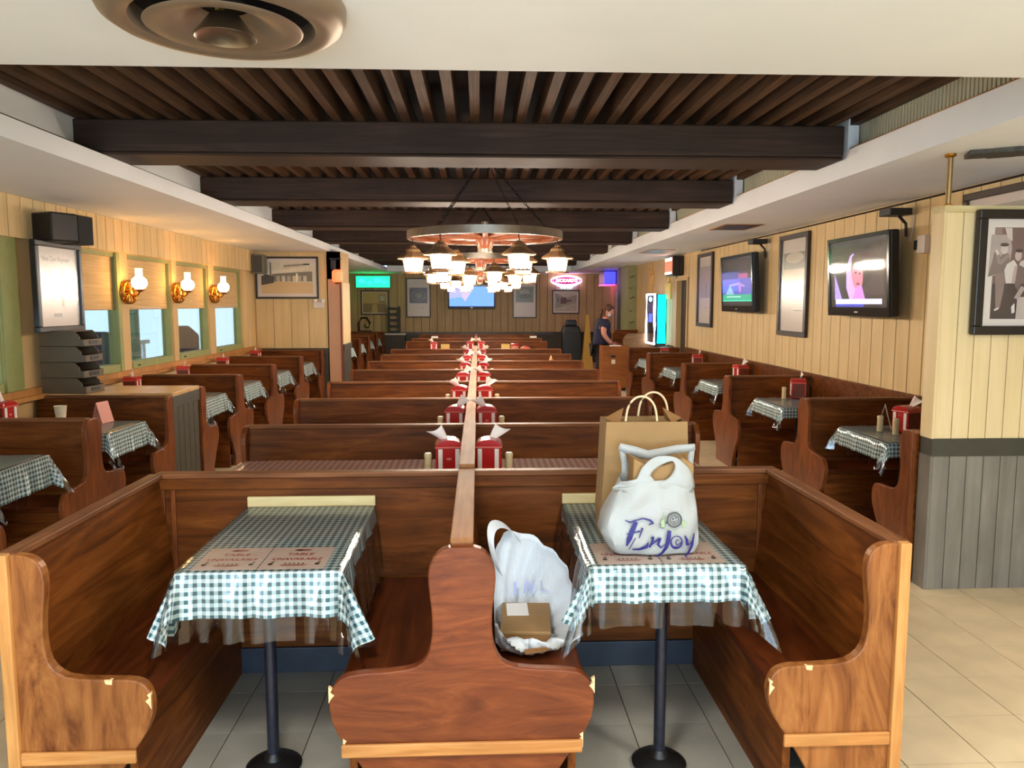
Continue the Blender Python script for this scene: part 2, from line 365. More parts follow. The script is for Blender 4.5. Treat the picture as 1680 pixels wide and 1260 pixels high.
# right wall with boards, doorway near its middle
def boards(name_par, parent, axis, fixed, a0, a1, wdt, z0, z1, m, th=.014, gap=.010, face=-1):
    n = int(round((a1 - a0) / wdt)); wd = (a1 - a0) / n; b = MB()
    if axis == 'y': b.box(min(0, face * th), max(0, face * th), gap / 2, wd - gap / 2, z0, z1)
    else: b.box(gap / 2, wd - gap / 2, min(0, face * th), max(0, face * th), z0, z1)
    o = b.build(name_par, m, bevel=.003)
    copies(o, [((fixed, a0 + wd * k, 0) if axis == 'y' else (a0 + wd * k, fixed, 0)) for k in range(n)], parent)
wr = MB().box(XR, XR + .12, -4.2, 12.74, 0, ZC); wr.box(XR, XR + .12, 13.5, 21.9, 0, ZC); wr.box(XR, XR + .12, 12.74, 13.5, 2.05, ZC)
wr = struct('wall_right', wr, 'gap')
boards('board', wr, 'y', XR, 4.3, 12.70, .2, .9, ZC, 'board')
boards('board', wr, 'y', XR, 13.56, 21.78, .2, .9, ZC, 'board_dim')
boards('board', wr, 'y', XR, -4.0, 4.3, .2, 0, ZC, 'board_cream')
MB().box(XR - .06, XR, 4.36, 12.7, 0, .90).box(XR - .075, XR, 4.36, 12.7, .90, .935).build('wainscot', 'pew', wr)
MB().box(XR - .05, XR, 13.56, 21.8, 0, .88).build('wainscot', 'dado_dark', wr)
MB().box(XR - .012, XR, 12.74, 13.5, 2.05, ZC).build('header_panel', 'board', wr)
MB().tube([(XR - .02, 4.4, 2.478), (XR - .02, 8.0, 2.470), (XR - .02, 12, 2.478)], .008, 6).build('cable', 'chain', wr)
d1 = struct('door_1', MB().box(XR + .06, XR + .11, 12.80, 13.44, 0, 2.05), mat('dark_brown_door', (40, 30, 22), .5))
for a, c_ in ((12.74, 12.80), (13.44, 13.50)): MB().box(XR - .03, XR + .12, a, c_, 0, 2.05).build('jamb', 'wall_plain', d1)
MB().box(XR - .03, XR + .12, 12.74, 13.5, 2.05, 2.10).build('head_jamb', 'wall_plain', d1)
MB().box(XR + .045, XR + .06, 12.84, 13.0, 1.52, 1.66).build('door_sign', 'paper', d1)
# painted tree trunk pilaster on the right wall
pl_ = struct('wall_pilaster', MB().box(3.28, XR, 16.9, 17.7, 0, ZC), mat('sage_painted_trunk', (140, 138, 92), .6, 0, .12, 5))
b = MB()
for k, zz in enumerate((.98, 1.26, 1.52, 1.80, 2.02, 2.26)):
    s = 1 if k % 2 else -1
    b.prism([(3.30, zz), (3.34, zz - .02), (3.40, zz + .015 * s), (3.45, zz - .01), (3.40, zz - .012), (3.34, zz - .04)], 'y', 16.892, 16.899)
b.build('bark_mark', 'print_dark', pl_)
MB().box(3.28, XR, 17.7, 18.15, 0, ZC).build('trunk_side', 'dado_rail', pl_)
d2 = struct('door_2', MB().box(XR - .02, XR + .0, 18.9, 19.75, 0, 2.08), mat('grey_brown_door', (150, 126, 96), .5))
for a, c_ in ((18.82, 18.9), (19.75, 19.83)): MB().box(XR - .06, XR, a, c_, 0, 2.14).build('jamb', 'wall_pink', d2)
MB().box(XR - .035, XR - .02, 19.1, 19.45, 1.0, 1.95).build('door_pane', mat('pale_lit_pane', (176, 160, 156), .3), d2)
# far wall
wf = struct('wall_far', MB().box(-3.72, 3.62, YF, YF + .12, 0, ZC), 'gap')
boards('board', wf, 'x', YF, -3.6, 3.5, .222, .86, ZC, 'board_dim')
MB().box(-3.6, 3.5, YF - .04, YF, 0, .78).build('wainscot', 'dado_dark', wf)
MB().box(-3.6, 3.5, YF - .06, YF, .78, .86).build('chair_rail', 'frame_dark', wf)
# left wall: sill wall, posts, head, valance boards
WIN = [(3.1, 4.2), (4.75, 5.98), (6.93, 7.93), (8.11, 9.24), (9.39, 10.47), (10.70, 11.90)]
wl = MB().box(XL - .12, XL, -4.2, 12.75, 0, .97); wl.box(XL - .12, XL, -4.2, 12.75, 2.16, ZC); wl.box(XL - .12, XL, -4.2, 3.1, .97, 2.16)
wl.box(XL - .12, XL, 12.75, 21.9, 0, ZC)
for (a, b0), (a2, b2) in zip(WIN, WIN[1:] + [(12.75, 0)]): wl.box(XL - .12, XL, b0, a2, .97, 2.16)
wl = struct('wall_left', wl, 'wall_plain')
boards('board', wl, 'y', XL, 3.0, 12.56, .17, 2.165, ZC - .002, 'board', th=.05, face=1)
boards('board', wl, 'y', XL, 11.99, 12.58, .2, .97, 2.165, 'board', face=1)
for a, c_ in ((5.98, 6.20), (7.86, 7.93)): MB().box(XL, XL + .02, a, c_, .97, 2.165).build('post_face', 'green', wl)
for (a, b0), (a2, b2) in zip(WIN[2:], WIN[3:] + [(12.0, 0)]): MB().box(XL, XL + .015, b0 + .005, a2 - .005, .97, 2.165).build('post_face', 'wall_plain', wl)
t1 = struct('trim_1', MB().box(XL, XL + .10, 3.0, 12.58, .90, .935).box(XL, XL + .05, 3.0, 12.58, .935, .985), 'pale_wood')
for k, (a, b0) in enumerate(WIN):
    wn = struct('window_%d' % (k + 1), MB().box(XL - .10, XL - .005, b0 - .03, b0, .97, 2.16).box(XL - .10, XL - .005, a, a + .03, .97, 2.16), 'green')
    MB().box(XL - .10, XL + .012, a + .03, b0 - .03, .97, 1.055).build('bottom_rail', 'green', wn)
    MB().box(XL - .10, XL - .005, a + .03, b0 - .03, 2.12, 2.16).build('top_rail', 'green', wn)
    MB().box(XL - .075, XL - .070, a + .03, b0 - .03, 1.055, 2.12).build('pane', 'glass', wn)
    MB().lathe([(0, 0), (.018, 0), (.018, .012), (0, .014)], (0, 0, 0), 10).build('catch', 'black', wn).location = (XL + .014, a + .16, 1.01)
    bl = thing('window_blind', 'tan woven roller blind half down on the %s left window from the front' % ORD[k], 'blind', (XL, (a + b0) / 2, 1.6), 0, 'woven blinds along the left wall')
    h = (b0 - a) / 2 - .035
    MB().box(-.045, -.040, -h, h, 0.004 + .01 * (k % 2), .55).build('fabric', 'blind', bl)
    MB().tube([(-.042, -h, .004), (-.042, h, .004)], .008, 8).build('bottom_bar', 'blind', bl)
    MB().tube([(-.045, -h, .545), (-.045, h, .545)], .02, 10).build('roller', 'blind', bl)
# left cross partition with its pilaster end
wp = struct('wall_partition_left', MB().box(XL, -2.22, 12.62, 12.8, 0, ZC).box(-2.44, -2.21, 12.62, 13.36, 0, ZC), 'wall_plain')
boards('board', wp, 'x', 12.62, -3.58, -2.46, .28, .94, ZC - .03, 'board')
MB().box(-3.58, -2.44, 12.60, 12.62, 0, .86).build('wainscot', 'dado_dark', wp)
MB().box(-3.58, -2.43, 12.58, 12.62, .86, .94).build('chair_rail', 'dado_rail', wp)
MB().box(-2.42, -2.22, 12.595, 12.62, 0, 2.05).build('door_casing', 'wall_pink', wp)
MB().box(-2.23, -2.205, 12.585, 12.62, 0, 2.02).build('corner_strip', mat('brick_red_strip', (128, 48, 26), .5), wp)
MB().box(-2.21, -2.195, 12.64, 13.34, 1.0, 2.0).build('side_panel', 'board_cream', wp)
MB().box(-2.21, -2.18, 12.63, 13.37, .90, 1.0).build('chair_rail', 'dado_rail', wp)
MB().box(-2.21, -2.195, 12.63, 13.36, 0, .90).build('wainscot', 'dado_dark', wp)
# right half partition beside the camera
wq = struct('wall_partition_right', MB().box(2.60, XR, 4.25, 4.34, 0, 2.18), 'gap')
boards('board', wq, 'x', 4.25, 2.60, 3.5, .1, .89, 2.165, 'board_cream', gap=.004)
boards('board', wq, 'x', 4.25, 2.60, 3.5, .1, 0.0, .79, 'dado', gap=.004)
MB().box(2.585, 3.5, 4.225, 4.34, .79, .89).build('chair_rail', 'dado_rail', wq)
MB().box(2.585, 2.60, 4.235, 4.35, .89, 2.18).build('end_board', 'board_cream', wq)
MB().box(2.585, 2.60, 4.235, 4.35, 0, .79).build('end_board', 'dado', wq)
MB().box(2.58, 3.5, 4.225, 4.355, 2.165, 2.20).build('top_cap', 'ledger', wq)
# shopfront wall behind the camera
wb = MB().box(-3.72, 3.62, -4.2, -4.08, 0, .3); wb.box(-3.72, 3.62, -4.2, -4.08, 2.35, ZC)
for x in (-3.66, -1.6, .5, 2.6): wb.box(x - .06, x + .06, -4.2, -4.08, .3, 2.35)
wb.box(3.1, 3.62, -4.2, -4.08, .3, 2.35)
struct('wall_back', wb, 'wall_plain')

# ------------------------------------------------------------------ benches
T_HALF = [(.04, .918), (.066, .910), (.095, .874), (.105, .832), (.100, .77), (.093, .714), (.092, .646), (.103, .583), (.130, .543), (.19, .527),
          (.345, .519), (.390, .497), (.412, .455), (.414, .407), (.403, .35), (.376, .298), (.348, .259), (.315, .21), (.275, .14), (.255, .07), (.25, 0)]
S_PROF = [(0, .913), (.069, .914), (.106, .896), (.125, .865), (.128, .808), (.117, .728), (.112, .647), (.121, .582), (.144, .547), (.185, .524),
          (.29, .518), (.37, .517), (.406, .503), (.426, .47), (.431, .422), (.416, .363), (.379, .304), (.349, .26), (.318, .21), (.28, .14), (.255, .07), (.25, 0), (0, 0)]
def smooth_prof(p, it=1):
    for _ in range(it):
        q = [p[0]]
        for a, b_ in zip(p, p[1:]):
            if math.dist(a, b_) < .16: q += [((a[0] * 3 + b_[0]) / 4, (a[1] * 3 + b_[1]) / 4), ((a[0] + b_[0] * 3) / 4, (a[1] + b_[1] * 3) / 4)]
            else: q += [b_]
        p = q + [p[-1]]
    return p
PROF_T = smooth_prof(T_HALF); PROF_T = [(-y, z) for y, z in reversed(PROF_T)] + PROF_T
PROF_S = smooth_prof(S_PROF)
# local frame: x along the bench (aisle end at x = L), y = sitting side, z up
def bench(label, group, loc, rz, L, double, ys=1, end='pew_end', hero=False, kick=False):
    t = thing('booth_bench', label, 'bench', loc, rz, group)
    e = .036 if hero else .03
    b = MB()
    if double: b.prism([(-.022, .905), (.022, .905), (.075, .42), (-.075, .42)], 'x', 0, L - e)
    else: b.prism([(0, .905), (ys * .03, .905), (ys * .085, .42), (ys * .07, .02), (0, .02)], 'x', 0, L - e)
    b.build('back_panel', 'pew', t)
    c = MB()
    if double: c.box(0, L - e, -.034, .034, .900, .922)
    else: c.box(0, L - e * .2, min(-.012 * ys, ys * .045), max(-.012 * ys, ys * .045), .893, .918)
    c.build('top_cap', 'pew_cap', t, bevel=.006)
    if not double and kick:
        c = MB(); c.box(0, L, min(0, -ys * .014), max(0, -ys * .014), .845, .893).build('cap_moulding', 'pew', t, bevel=.004)
        for x in (L - .045, L - .09) if hero is False else (): MB().box(x, x + .02, min(0, -ys * .012), max(0, -ys * .012), .12, .845).build('batten', 'pew_end', t, bevel=.003)
        MB().box(0, L, min(0, -ys * .018), max(0, -ys * .018), 0, .115).build('kick_board', 'kick', t, bevel=.003)
    for s in ((1, -1) if double else (ys,)):
        MB().box(0, L - e, min(s * .06, s * .40), max(s * .06, s * .40), .405, .435).build('seat', 'pew_seat', t, bevel=.008)
        MB().box(0, L - e, min(s * .335, s * .36), max(s * .335, s * .36), .0, .405).build('seat_front', 'pew', t)
    pr = PROF_T if double else [(y * ys, z) for y, z in PROF_S]
    MB().prism(pr, 'x', L - e, L).build('end_panel', end, t, bevel=.005 if hero else .003)
    if hero:
        if double: MB().box(L, L + .012, -.378, .376, .252, .294).build('end_moulding', 'gold_strip', t, bevel=.004)
        else:
            MB().box(L, L + .012, min(.03 * ys, .375 * ys), max(.03 * ys, .375 * ys), .252, .294).build('end_moulding', 'gold_strip', t, bevel=.004)
            MB().box(L - .02, L + .016, min(-.006 * ys, .030 * ys), max(-.006 * ys, .030 * ys), 0, .917).build('edge_post', 'pale_wood', t, bevel=.004)
        spots = [(-.413, .455), (.413, .47), (-.372, .285), (.378, .29)] if double else [(.30 * ys, .517), (.424 * ys, .45)]
        for y, z in spots:
            sg = 1 if y > 0 else -1
            pts = [(y + .001 * sg, z + .026), (y - sg * .010, z + .018), (y - sg * .004, z + .008), (y - sg * .016, z - .002), (y - sg * .006, z - .014), (y + .001 * sg, z - .028)]
            if not double and abs(y) < .4: pts = [(y - .012, z + .001), (y + .012, z + .001), (y + .010, z - .014), (y - .008, z - .012)]
            MB().prism(pts, 'x', L - .012, L + .0015).build('chipped_edge', 'chip', t)
    return t
YR = [3.395 + 1.315 * i for i in range(8)]
XC = -.055
# front booth
bench('golden brown scroll end bench at the far left of the front booth', None, (-1.433, 3.375, 0), -90, 1.085, False, 1, 'gold_end', True)
bench('golden brown scroll end bench at the far right of the front booth', None, (1.342, 3.375, 0), -90, 1.085, False, -1, 'gold_end', True)
bench('reddish double bench with T shaped scroll end between the two front tables', None, (XC, 3.375, 0), -90, 1.085, True, 1, 'red_end', True)
# rows running away behind it, split by the centre rail
for side, nm in ((-1, 'left'), (1, 'right')):
    x0 = XC + side * .012; L = 1.36 if side < 0 else 1.40
    bench('tall brown bench back closing the %s front booth behind its table' % nm, None, (x0, 3.385, 0), 180 if side < 0 else 0, L, False, side, 'pew_end', False, True)
    src = None
    for i in range(1, 8):
        lab = 'brown double booth bench %s of the centre rail, %s row back from the front booth' % (nm, ORD[i - 1])
        if src is None: src = bench(lab, 'double benches along the centre rail', (x0, YR[i], 0), 180 if side < 0 else 0, L, True)
        else: dup(src, (x0, YR[i], 0), None, lab)
    for k, yy in enumerate((15.2, 16.55, 18.7)):
        dup(src, (x0, yy, 0), None, 'brown double bench near the far wall, %s side, %s beyond the cross aisle' % (nm, ORD[k]), 'benches near the far wall')
# left wall booths
XA = -2.5; LW = 1.07
lsrc = bench('brown double bench at the left edge of view in front of the white cup table', 'benches along the left wall', (XL + .03, 5.05, 0), 0, LW, True)
dup(lsrc, (XL + .03, 3.66, 0), None, 'brown double bench by the left wall nearest the camera, mostly outside the view')
for yy, lab in ((8.17, 'brown double bench by the left wall just behind the wooden counter cabinet'), (9.53, 'brown double bench by the left wall, second behind the counter cabinet'),
                (11.0, 'brown double bench by the left wall, third behind the counter cabinet')):
    dup(lsrc, (XL + .03, yy, 0), None, lab)
bench('brown single bench backed against the front of the counter cabinet', 'benches along the left wall', (XL + .03, 6.36, 0), 0, LW, False, -1)
bench('brown single bench backed against the rear of the counter cabinet', 'benches along the left wall', (XL + .03, 7.0, 0), 0, LW, False, 1)
bench('brown single bench standing against the left partition under the diner picture', 'benches along the left wall', (XL + .03, 12.555, 0), 0, LW, False, -1)
for k, yy in enumerate((15.0, 16.4, 17.8, 19.2, 20.6)):
    dup(lsrc, (XL + .03, yy, 0), None, 'dark brown double bench in the rear left corner, %s past the partition' % ORD[k], 'benches in the rear left corner')
# right wall booths
rsrc = None
for yy, lab in ((5.90, 'brown double bench by the right wall beyond the table behind the half partition'), (7.80, 'brown double bench by the right wall under the nearest screen'),
                (9.50, 'brown double bench by the right wall under the smaller screen'), (11.5, 'brown double bench by the right wall under the farthest tall frame')):
    if rsrc is None: rsrc = bench(lab, 'benches along the right wall', (XR - .08, yy, 0), 180, .87, True)
    else: dup(rsrc, (XR - .08, yy, 0), None, lab)
bench('brown single bench behind the right half partition, its scroll end just showing', 'benches along the right wall', (XR - .08, 4.37, 0), 180, .87, False, -1)
bench('brown single bench by the doorway at the end of the right wall booths', 'benches along the right wall', (XR - .08, 12.98, 0), 180, .90, False, 1)
t = thing('booth_bench', 'tan grey bench with rounded back beyond the doorway booth', 'bench', (3.12, 14.95, 0))
MB().prism([(-.30, 0), (.30, 0), (.30, 1.08), (-.18, 1.08), (-.25, 1.05), (-.30, .97)], 'y', -.03, .03).build('back_panel', wood('tan_grey_panel', (120, 88, 58), (138, 104, 70), (150, 116, 80), 'x', 8, 2, .5, .1), t, bevel=.006)
MB().box(-.28, .30, .03, .44, .40, .435).build('seat', 'pew_seat', t); MB().box(-.28, .30, .36, .38, 0, .40).build('seat_front', 'pew', t)
t = thing('booth_bench', 'brown bench with a rounded corner behind the tan grey one', 'bench', (3.14, 16.4, 0))
MB().prism([(-.27, 0), (.27, 0), (.27, 1.10), (-.16, 1.10), (-.23, 1.08), (-.27, 1.0)], 'y', -.03, .03).build('back_panel', 'pew', t, bevel=.006)
MB().box(-.25, .27, .03, .40, .40, .435).build('seat', 'pew_seat', t); MB().box(-.25, .27, .34, .36, 0, .40).build('seat_front', 'pew', t)
# centre rail
t = thing('centre_rail', 'bare wood rail running down the middle of the booth rows', 'rail', (XC, 3.4, 0))
MB().box(-.036, .036, -1.07, -.03, .918, .936).build('front_rail', 'rail_wood', t, bevel=.003)
MB().box(-.036, .036, -.03, 1.25, .930, .950).build('rail', 'rail_wood', t, bevel=.003)
MB().box(-.034, .034, 1.255, 9.7, .926, .948).build('rail', 'rail_wood', t, bevel=.003)
for i in range(7): MB().box(-.011, .011, 1.315 * i + .045, 1.315 * (i + 1) - .045, 0, .928).build('divider_board', 'pew', t)
t = thing('centre_rail', 'short wood rail between the benches near the far wall', 'rail', (XC, 15.2, 0))
MB().box(-.034, .034, -.4, 3.6, .926, .948).build('rail', 'rail_wood', t)

# ------------------------------------------------------------------ tables, cloths, vinyl
def drape(hx, hy, d, off=0.0, step=.03, flare=.22, sp=1.0, seed=0, fade=0):
    """d = drop at -x, +x, -y, +y; the sheet follows the table edge and its corners hang as soft cones"""
    us = []; vs = []
    def axis(h, a, b_):
        n = max(2, int((2 * h + a + b_) / step)); return [-h - a + (2 * h + a + b_) * k / n for k in range(n + 1)]
    U = axis(hx, d[0], d[1]); V = axis(hy, d[2], d[3]); rnd = random.Random(seed)
    ph = [rnd.uniform(0, 6) for _ in range(6)]
    def P(u, v):
        ox = max(0, abs(u) - hx); oy = max(0, abs(v) - hy); ox = 0 if ox < 1e-5 else ox; oy = 0 if oy < 1e-5 else oy; sx = 1 if u > 0 else -1; sy = 1 if v > 0 else -1
        cx = max(-hx, min(hx, u)); cy = max(-hy, min(hy, v))
        if ox == 0 and oy == 0: return (u, v, off + .0012 * math.sin(9 * u + ph[0]) * math.sin(11 * v + ph[1]) * sp)
        r = math.hypot(ox, oy)
        if ox and oy:
            a = math.atan2(oy, ox); fl = flare * r * (1 + .35 * math.sin(4 * a + ph[2])) * (1 + .25 * math.sin(8 * a + ph[5]))
            out = off + .004 + fl
            return (cx + sx * out * math.cos(a), cy + sy * out * math.sin(a), off - r * .95)
        if fade and ox: r *= 1 - fade * min(1, max(0, (v + hy - .02) / .16))
        k = 1 - math.exp(-r * 9)
        rip = k * .016 * sp * math.sin((cy if ox else cx) * 21 + ph[3]) + k * .008 * sp * math.sin((cy if ox else cx) * 47 + ph[4])
        out = off + .004 + .045 * r + abs(rip)
        return (cx + (sx * out if ox else 0), cy + (sy * out if oy else 0), off - r * .985)
    m = MB(); nu, nv = len(U) - 1, len(V) - 1
    m.grid(lambda a, b_: P(U[round(a * nu)], V[round(b_ * nv)]), nu, nv, lambda a, b_: (U[round(a * nu)] + 5, V[round(b_ * nv)] + 5))
    return m
def table(label, loc, hx, hy, poles, group=None, ledger=None, H=.76):
    t = thing('booth_table', label, 'table', loc, 0, group)
    MB().box(-hx, hx, -hy, hy, H - .03, H).build('tabletop', 'pew_seat', t, bevel=.004)
    for px, py in poles:
        MB().lathe([(.0, .022), (.021, .022), (.021, H - .03), (0, H - .03)], (px, py, 0), 14).build('leg', 'navy', t, smooth=True)
        MB().lathe([(0, 0), (.095, 0), (.098, .012), (.080, .026), (.034, .036), (.022, .06), (0, .06)], (px, py, 0), 24).build('foot', 'black', t, smooth=True)
    if ledger: MB().box(-hx - .012, hx + .012, hy - .006, hy + .012, H + .006, H + .052).build('ledger_strip', 'ledger', t, bevel=.003)
    return t
def covers(place, loc, hx, hy, d, dv, mc='cloth', H=.76, step=.05, seed=0, group='', flare=.22, fade=0):
    c = drape(hx, hy, d, .004, step, flare, 1, seed, fade).build('tablecloth', mc, smooth=True, loc=(loc[0], loc[1], H))
    colr = 'red and tan' if mc == 'cloth_red' else 'green and white'
    tag(c, '%s checked cloth on the %s' % (colr, place), 'tablecloth', 'checked cloths ' + group)
    v = drape(hx, hy, dv, .0095, step, flare * 1.15, 1.6, seed + 50).build('vinyl_cover', 'vinyl', smooth=True, loc=(loc[0], loc[1], H))
    tag(v, 'clear vinyl over the cloth of the %s' % place, 'table cover', 'vinyl covers ' + group)
    return c, v
def recover(c, v, place, loc, H=.76, colr='green and white'):
    for o, s in ((c, '%s checked cloth on the %s' % (colr, place)), (v, 'clear vinyl over the cloth of the %s' % place)):
        n = o.copy(); C.objects.link(n); n.location = (loc[0], loc[1], H); n['label'] = s
def retable(t, label, loc): return dup(t, loc, None, label)
# the two front tables
for nm, x, hx, py, dr, dv, sd in (('left', -.742, .268, -.31, (.23, .25, .155, 0), (.27, .29, .24, 0), 3), ('right', .645, .262, -.35, (.20, .20, .125, 0), (.25, .25, .21, 0), 8)):
    table('booth table on a navy pole leg in the %s half of the front booth' % nm, (x, 2.955, 0), hx, .415, [(0, py)], None, True)
    covers('%s front booth table' % nm, (x, 2.955), hx, .415, dr, dv, 'cloth', .76, .014, sd, 'on the front tables', .30, .72)
# signs under the vinyl
def sign(label, loc, wd, hd):
    m = MB(); m.box(-wd / 2, wd / 2, -hd / 2, hd / 2, 0, .0008, 0)
    tmp = MB(); Z = .0011
    text_mb(tmp, 'TABLE', .034, 0, hd * .16, 0, 1, 1.0, .12, .0006); text_mb(tmp, 'UNAVAILABLE', .0325, 0, hd * -.06, 0, 1, .84, .12, .0006)
    flat(tmp, ell(.0, hd * .36, .032, .012, 14), 0, 3); flat(tmp, ell(-.012, hd * .36, .012, .006, 10), 0, 1)
    flat(tmp, [(-.05, -hd * .30), (.05, -hd * .30), (.035, -hd * .36), (-.035, -hd * .36)], 0, 3)
    for k in range(5): flat(tmp, ell(-.03 + k * .015, -hd * .26, .005, .005, 8), 0, 2)
    for s in (-1, 1):
        flat(tmp, ell(s * wd * .36, -hd * .28, .009, .012, 9), 0, 2); flat(tmp, ell(s * wd * .36 + .004, -hd * .19, .006, .006, 8), 0, 2)
    m.add([(p[0], p[2], Z) for p in tmp.v], tmp.f, 0); m.mi[6:] = tmp.mi
    o = m.build('table_sign', ['paper_pink', 'print_red', 'print_dark', mat('faded_red_print', (206, 130, 112), .7) if 'faded_red_print' not in bpy.data.materials else bpy.data.materials['faded_red_print']], loc=loc)
    return tag(o, label, 'sign', 'table unavailable signs')
for nm, x in (('left', -.742), ('right', .645)):
    for s, pn in ((-1, 'left'), (1, 'right')):
        sign('paper sign reading TABLE UNAVAILABLE, %s one of the pair on the %s front table' % (pn, nm), (x - .012 + s * .113, 2.672, .7655), .222, .235)
# tables of the centre rows
rt = None
for i in range(8):
    yc = 3.395 + 1.315 * (i + .5) if i < 7 else 14.35
    for side, nm in ((-1, 'left'), (1, 'right')):
        place = 'table %s of the centre rail, %s row' % (nm, ORD[i])
        x = XC + side * .665
        if rt is None:
            rt = table('long booth ' + place, (x, yc, 0), .62, .35, [(0, 0)], 'long tables along the centre rail')
            rc, rv = covers(place, (x, yc), .62, .35, (.07, .07, .03, .03), (.10, .10, .05, .05), 'cloth_red', .76, .04, 4, 'on the long tables')
        else:
            retable(rt, 'long booth ' + place, (x, yc, 0)); recover(rc, rv, place, (x, yc), .76, 'red and tan')
for side, nm in ((-1, 'left'), (1, 'right')):
    for k, yy in enumerate((15.88, 17.6)):
        retable(rt, 'long booth table near the far wall, %s side, %s beyond the cross aisle' % (nm, ORD[k]), (XC + side * .665, yy, 0))
# left wall tables
LT = [(4.36, 'left wall table at the left edge of view'), (5.70, 'left wall table with the white cup'), (7.60, 'left wall table just behind the counter cabinet'),
      (8.85, 'left wall table, second behind the counter cabinet'), (10.27, 'left wall table, third behind the counter cabinet'), (11.75, 'left wall table nearest the partition')]
a0 = None
for yy, place in LT:
    loc = (-3.05, yy, 0)
    if a0 is None:
        a0 = table('booth ' + place.replace('table', 'table, on a pole leg,', 1), loc, .46, .29, [(.18, 0)], 'tables along the left wall')
        ac, av = covers(place, loc, .46, .29, (0, .19, .13, .13), (0, .25, .19, .19), 'cloth', .76, .03, 12, 'along the left wall', .26)
    else: retable(a0, 'booth ' + place.replace('table', 'table, on a pole leg,', 1), loc); recover(ac, av, place, loc)
for k, yy in enumerate((15.7, 17.1, 18.5, 19.9)):
    retable(a0, 'dim booth table in the rear left corner, %s past the partition' % ORD[k], (-3.05, yy, 0))
    n = ac.copy(); C.objects.link(n); n.location = (-3.05, yy, .76); n['label'] = 'pale cloth on the rear left corner table, %s past the partition' % ORD[k]
# right wall tables
RT = [(5.14, 'right wall table behind the half partition'), (6.86, 'right wall table under the nearest screen'), (8.68, 'right wall table under the nearest tall frame'),
      (10.5, 'right wall table under the smaller screen'), (12.2, 'right wall table under the farthest tall frame')]
a1 = None
for yy, place in RT:
    loc = (3.03, yy, 0)
    if a1 is None:
        a1 = table('booth ' + place.replace('table', 'table, on a pole leg,', 1), loc, .385, .33, [(-.15, -.1)], 'tables along the right wall')
        bc, bv = covers(place, loc, .385, .33, (.13, 0, .10, .10), (.18, 0, .15, .15), 'cloth', .76, .03, 21, 'along the right wall', .26)
    else: retable(a1, 'booth ' + place.replace('table', 'table, on a pole leg,', 1), loc); recover(bc, bv, place, loc)

# ------------------------------------------------------------------ napkin holders, shakers and small things on tables
def caddy(label, loc, rz=0):
    t = thing('napkin_holder', label, 'napkin holder', loc, rz, 'red napkin holders')
    MB().box(-.068, .068, -.062, .062, 0, .150).build('body', 'red', t, bevel=.006)
    arch = [(.070 * math.cos(PI * k / 10), .148 + .038 * math.sin(PI * k / 10)) for k in range(11)]
    MB().prism([(-.070, .142)] + [(-x, z) for x, z in arch] + [(.070, .142)], 'y', -.066, .066).build('arched_lid', 'red', t, bevel=.003)
    for s in (-1, 1):
        for f in (-1, 1): MB().box(s * .044 - .011, s * .044 + .011, f * .062, f * .0665, .025, .138).build('napkin_edge', 'napkin', t)
    MB().box(-.071, .071, -.069, .069, .140, .150).build('lid_lip', M.setdefault('lip', mat('worn_pinkish_red_lip', (206, 92, 78), .35)), t, bevel=.003)
    for x in (-.0685, .0665): MB().box(x, x + .002, -.05, .05, .01, .138).build('side_window', M.setdefault('side_brown', mat('brown_clear_side', (110, 60, 44), .2)), t)
    MB().prism(ell(0, .085, .014, .007, 12), 'y', -.0630, -.0620).build('emblem', M.setdefault('emblem', mat('faint_pale_emblem', (206, 120, 106), .5)), t)
    m = MB()
    m.grid(lambda u, v: (-.012 - .058 * v + (u - .5) * (.030 + .060 * v) * (1 - .25 * v * u), .006 * math.sin(5 * u + 3 * v) - .010 - .02 * v, .172 + .072 * v + (u - .5) * .034 * v - .012 * math.sin(3 * u)), 6, 6)
    m.build('napkin', 'napkin', t, smooth=True, solid=.0015)
    return t
def shaker(label, loc, m='cream_plastic'):
    t = thing('shaker', label, 'shaker', loc, 0, 'cream shakers beside napkin holders')
    MB().lathe([(0, 0), (.020, 0), (.021, .004), (.019, .088), (0, .088)], (0, 0, 0), 14).build('body', m, t, smooth=True)
    MB().lathe([(0, .088), (.021, .088), (.021, .104), (.016, .110), (0, .110)], (0, 0, 0), 14).build('cap', m, t, smooth=True)
    return t
cs = ss = None; TZ = .772
for i in range(8):
    yc = 3.395 + 1.315 * (i + .5) - .05 if i < 7 else 14.5
    for side, nm in ((-1, 'left'), (1, 'right')):
        lab = 'red napkin holder with a napkin sticking up, %s row, %s of the centre rail' % (ORD[i], nm)
        p = (XC + side * .106, yc, TZ); q = (XC + side * .212, yc - .02, TZ)
        l2 = 'cream shaker on the outer side of the %s row napkin holder, %s of the rail' % (ORD[i], nm)
        if cs is None: cs = caddy(lab, p, 4); ss = shaker(l2, q)
        else: dup(cs, p, 180 + random.uniform(-9, 9) if (i + (side > 0)) % 2 else random.uniform(-9, 9), lab); dup(ss, q, 0, l2)
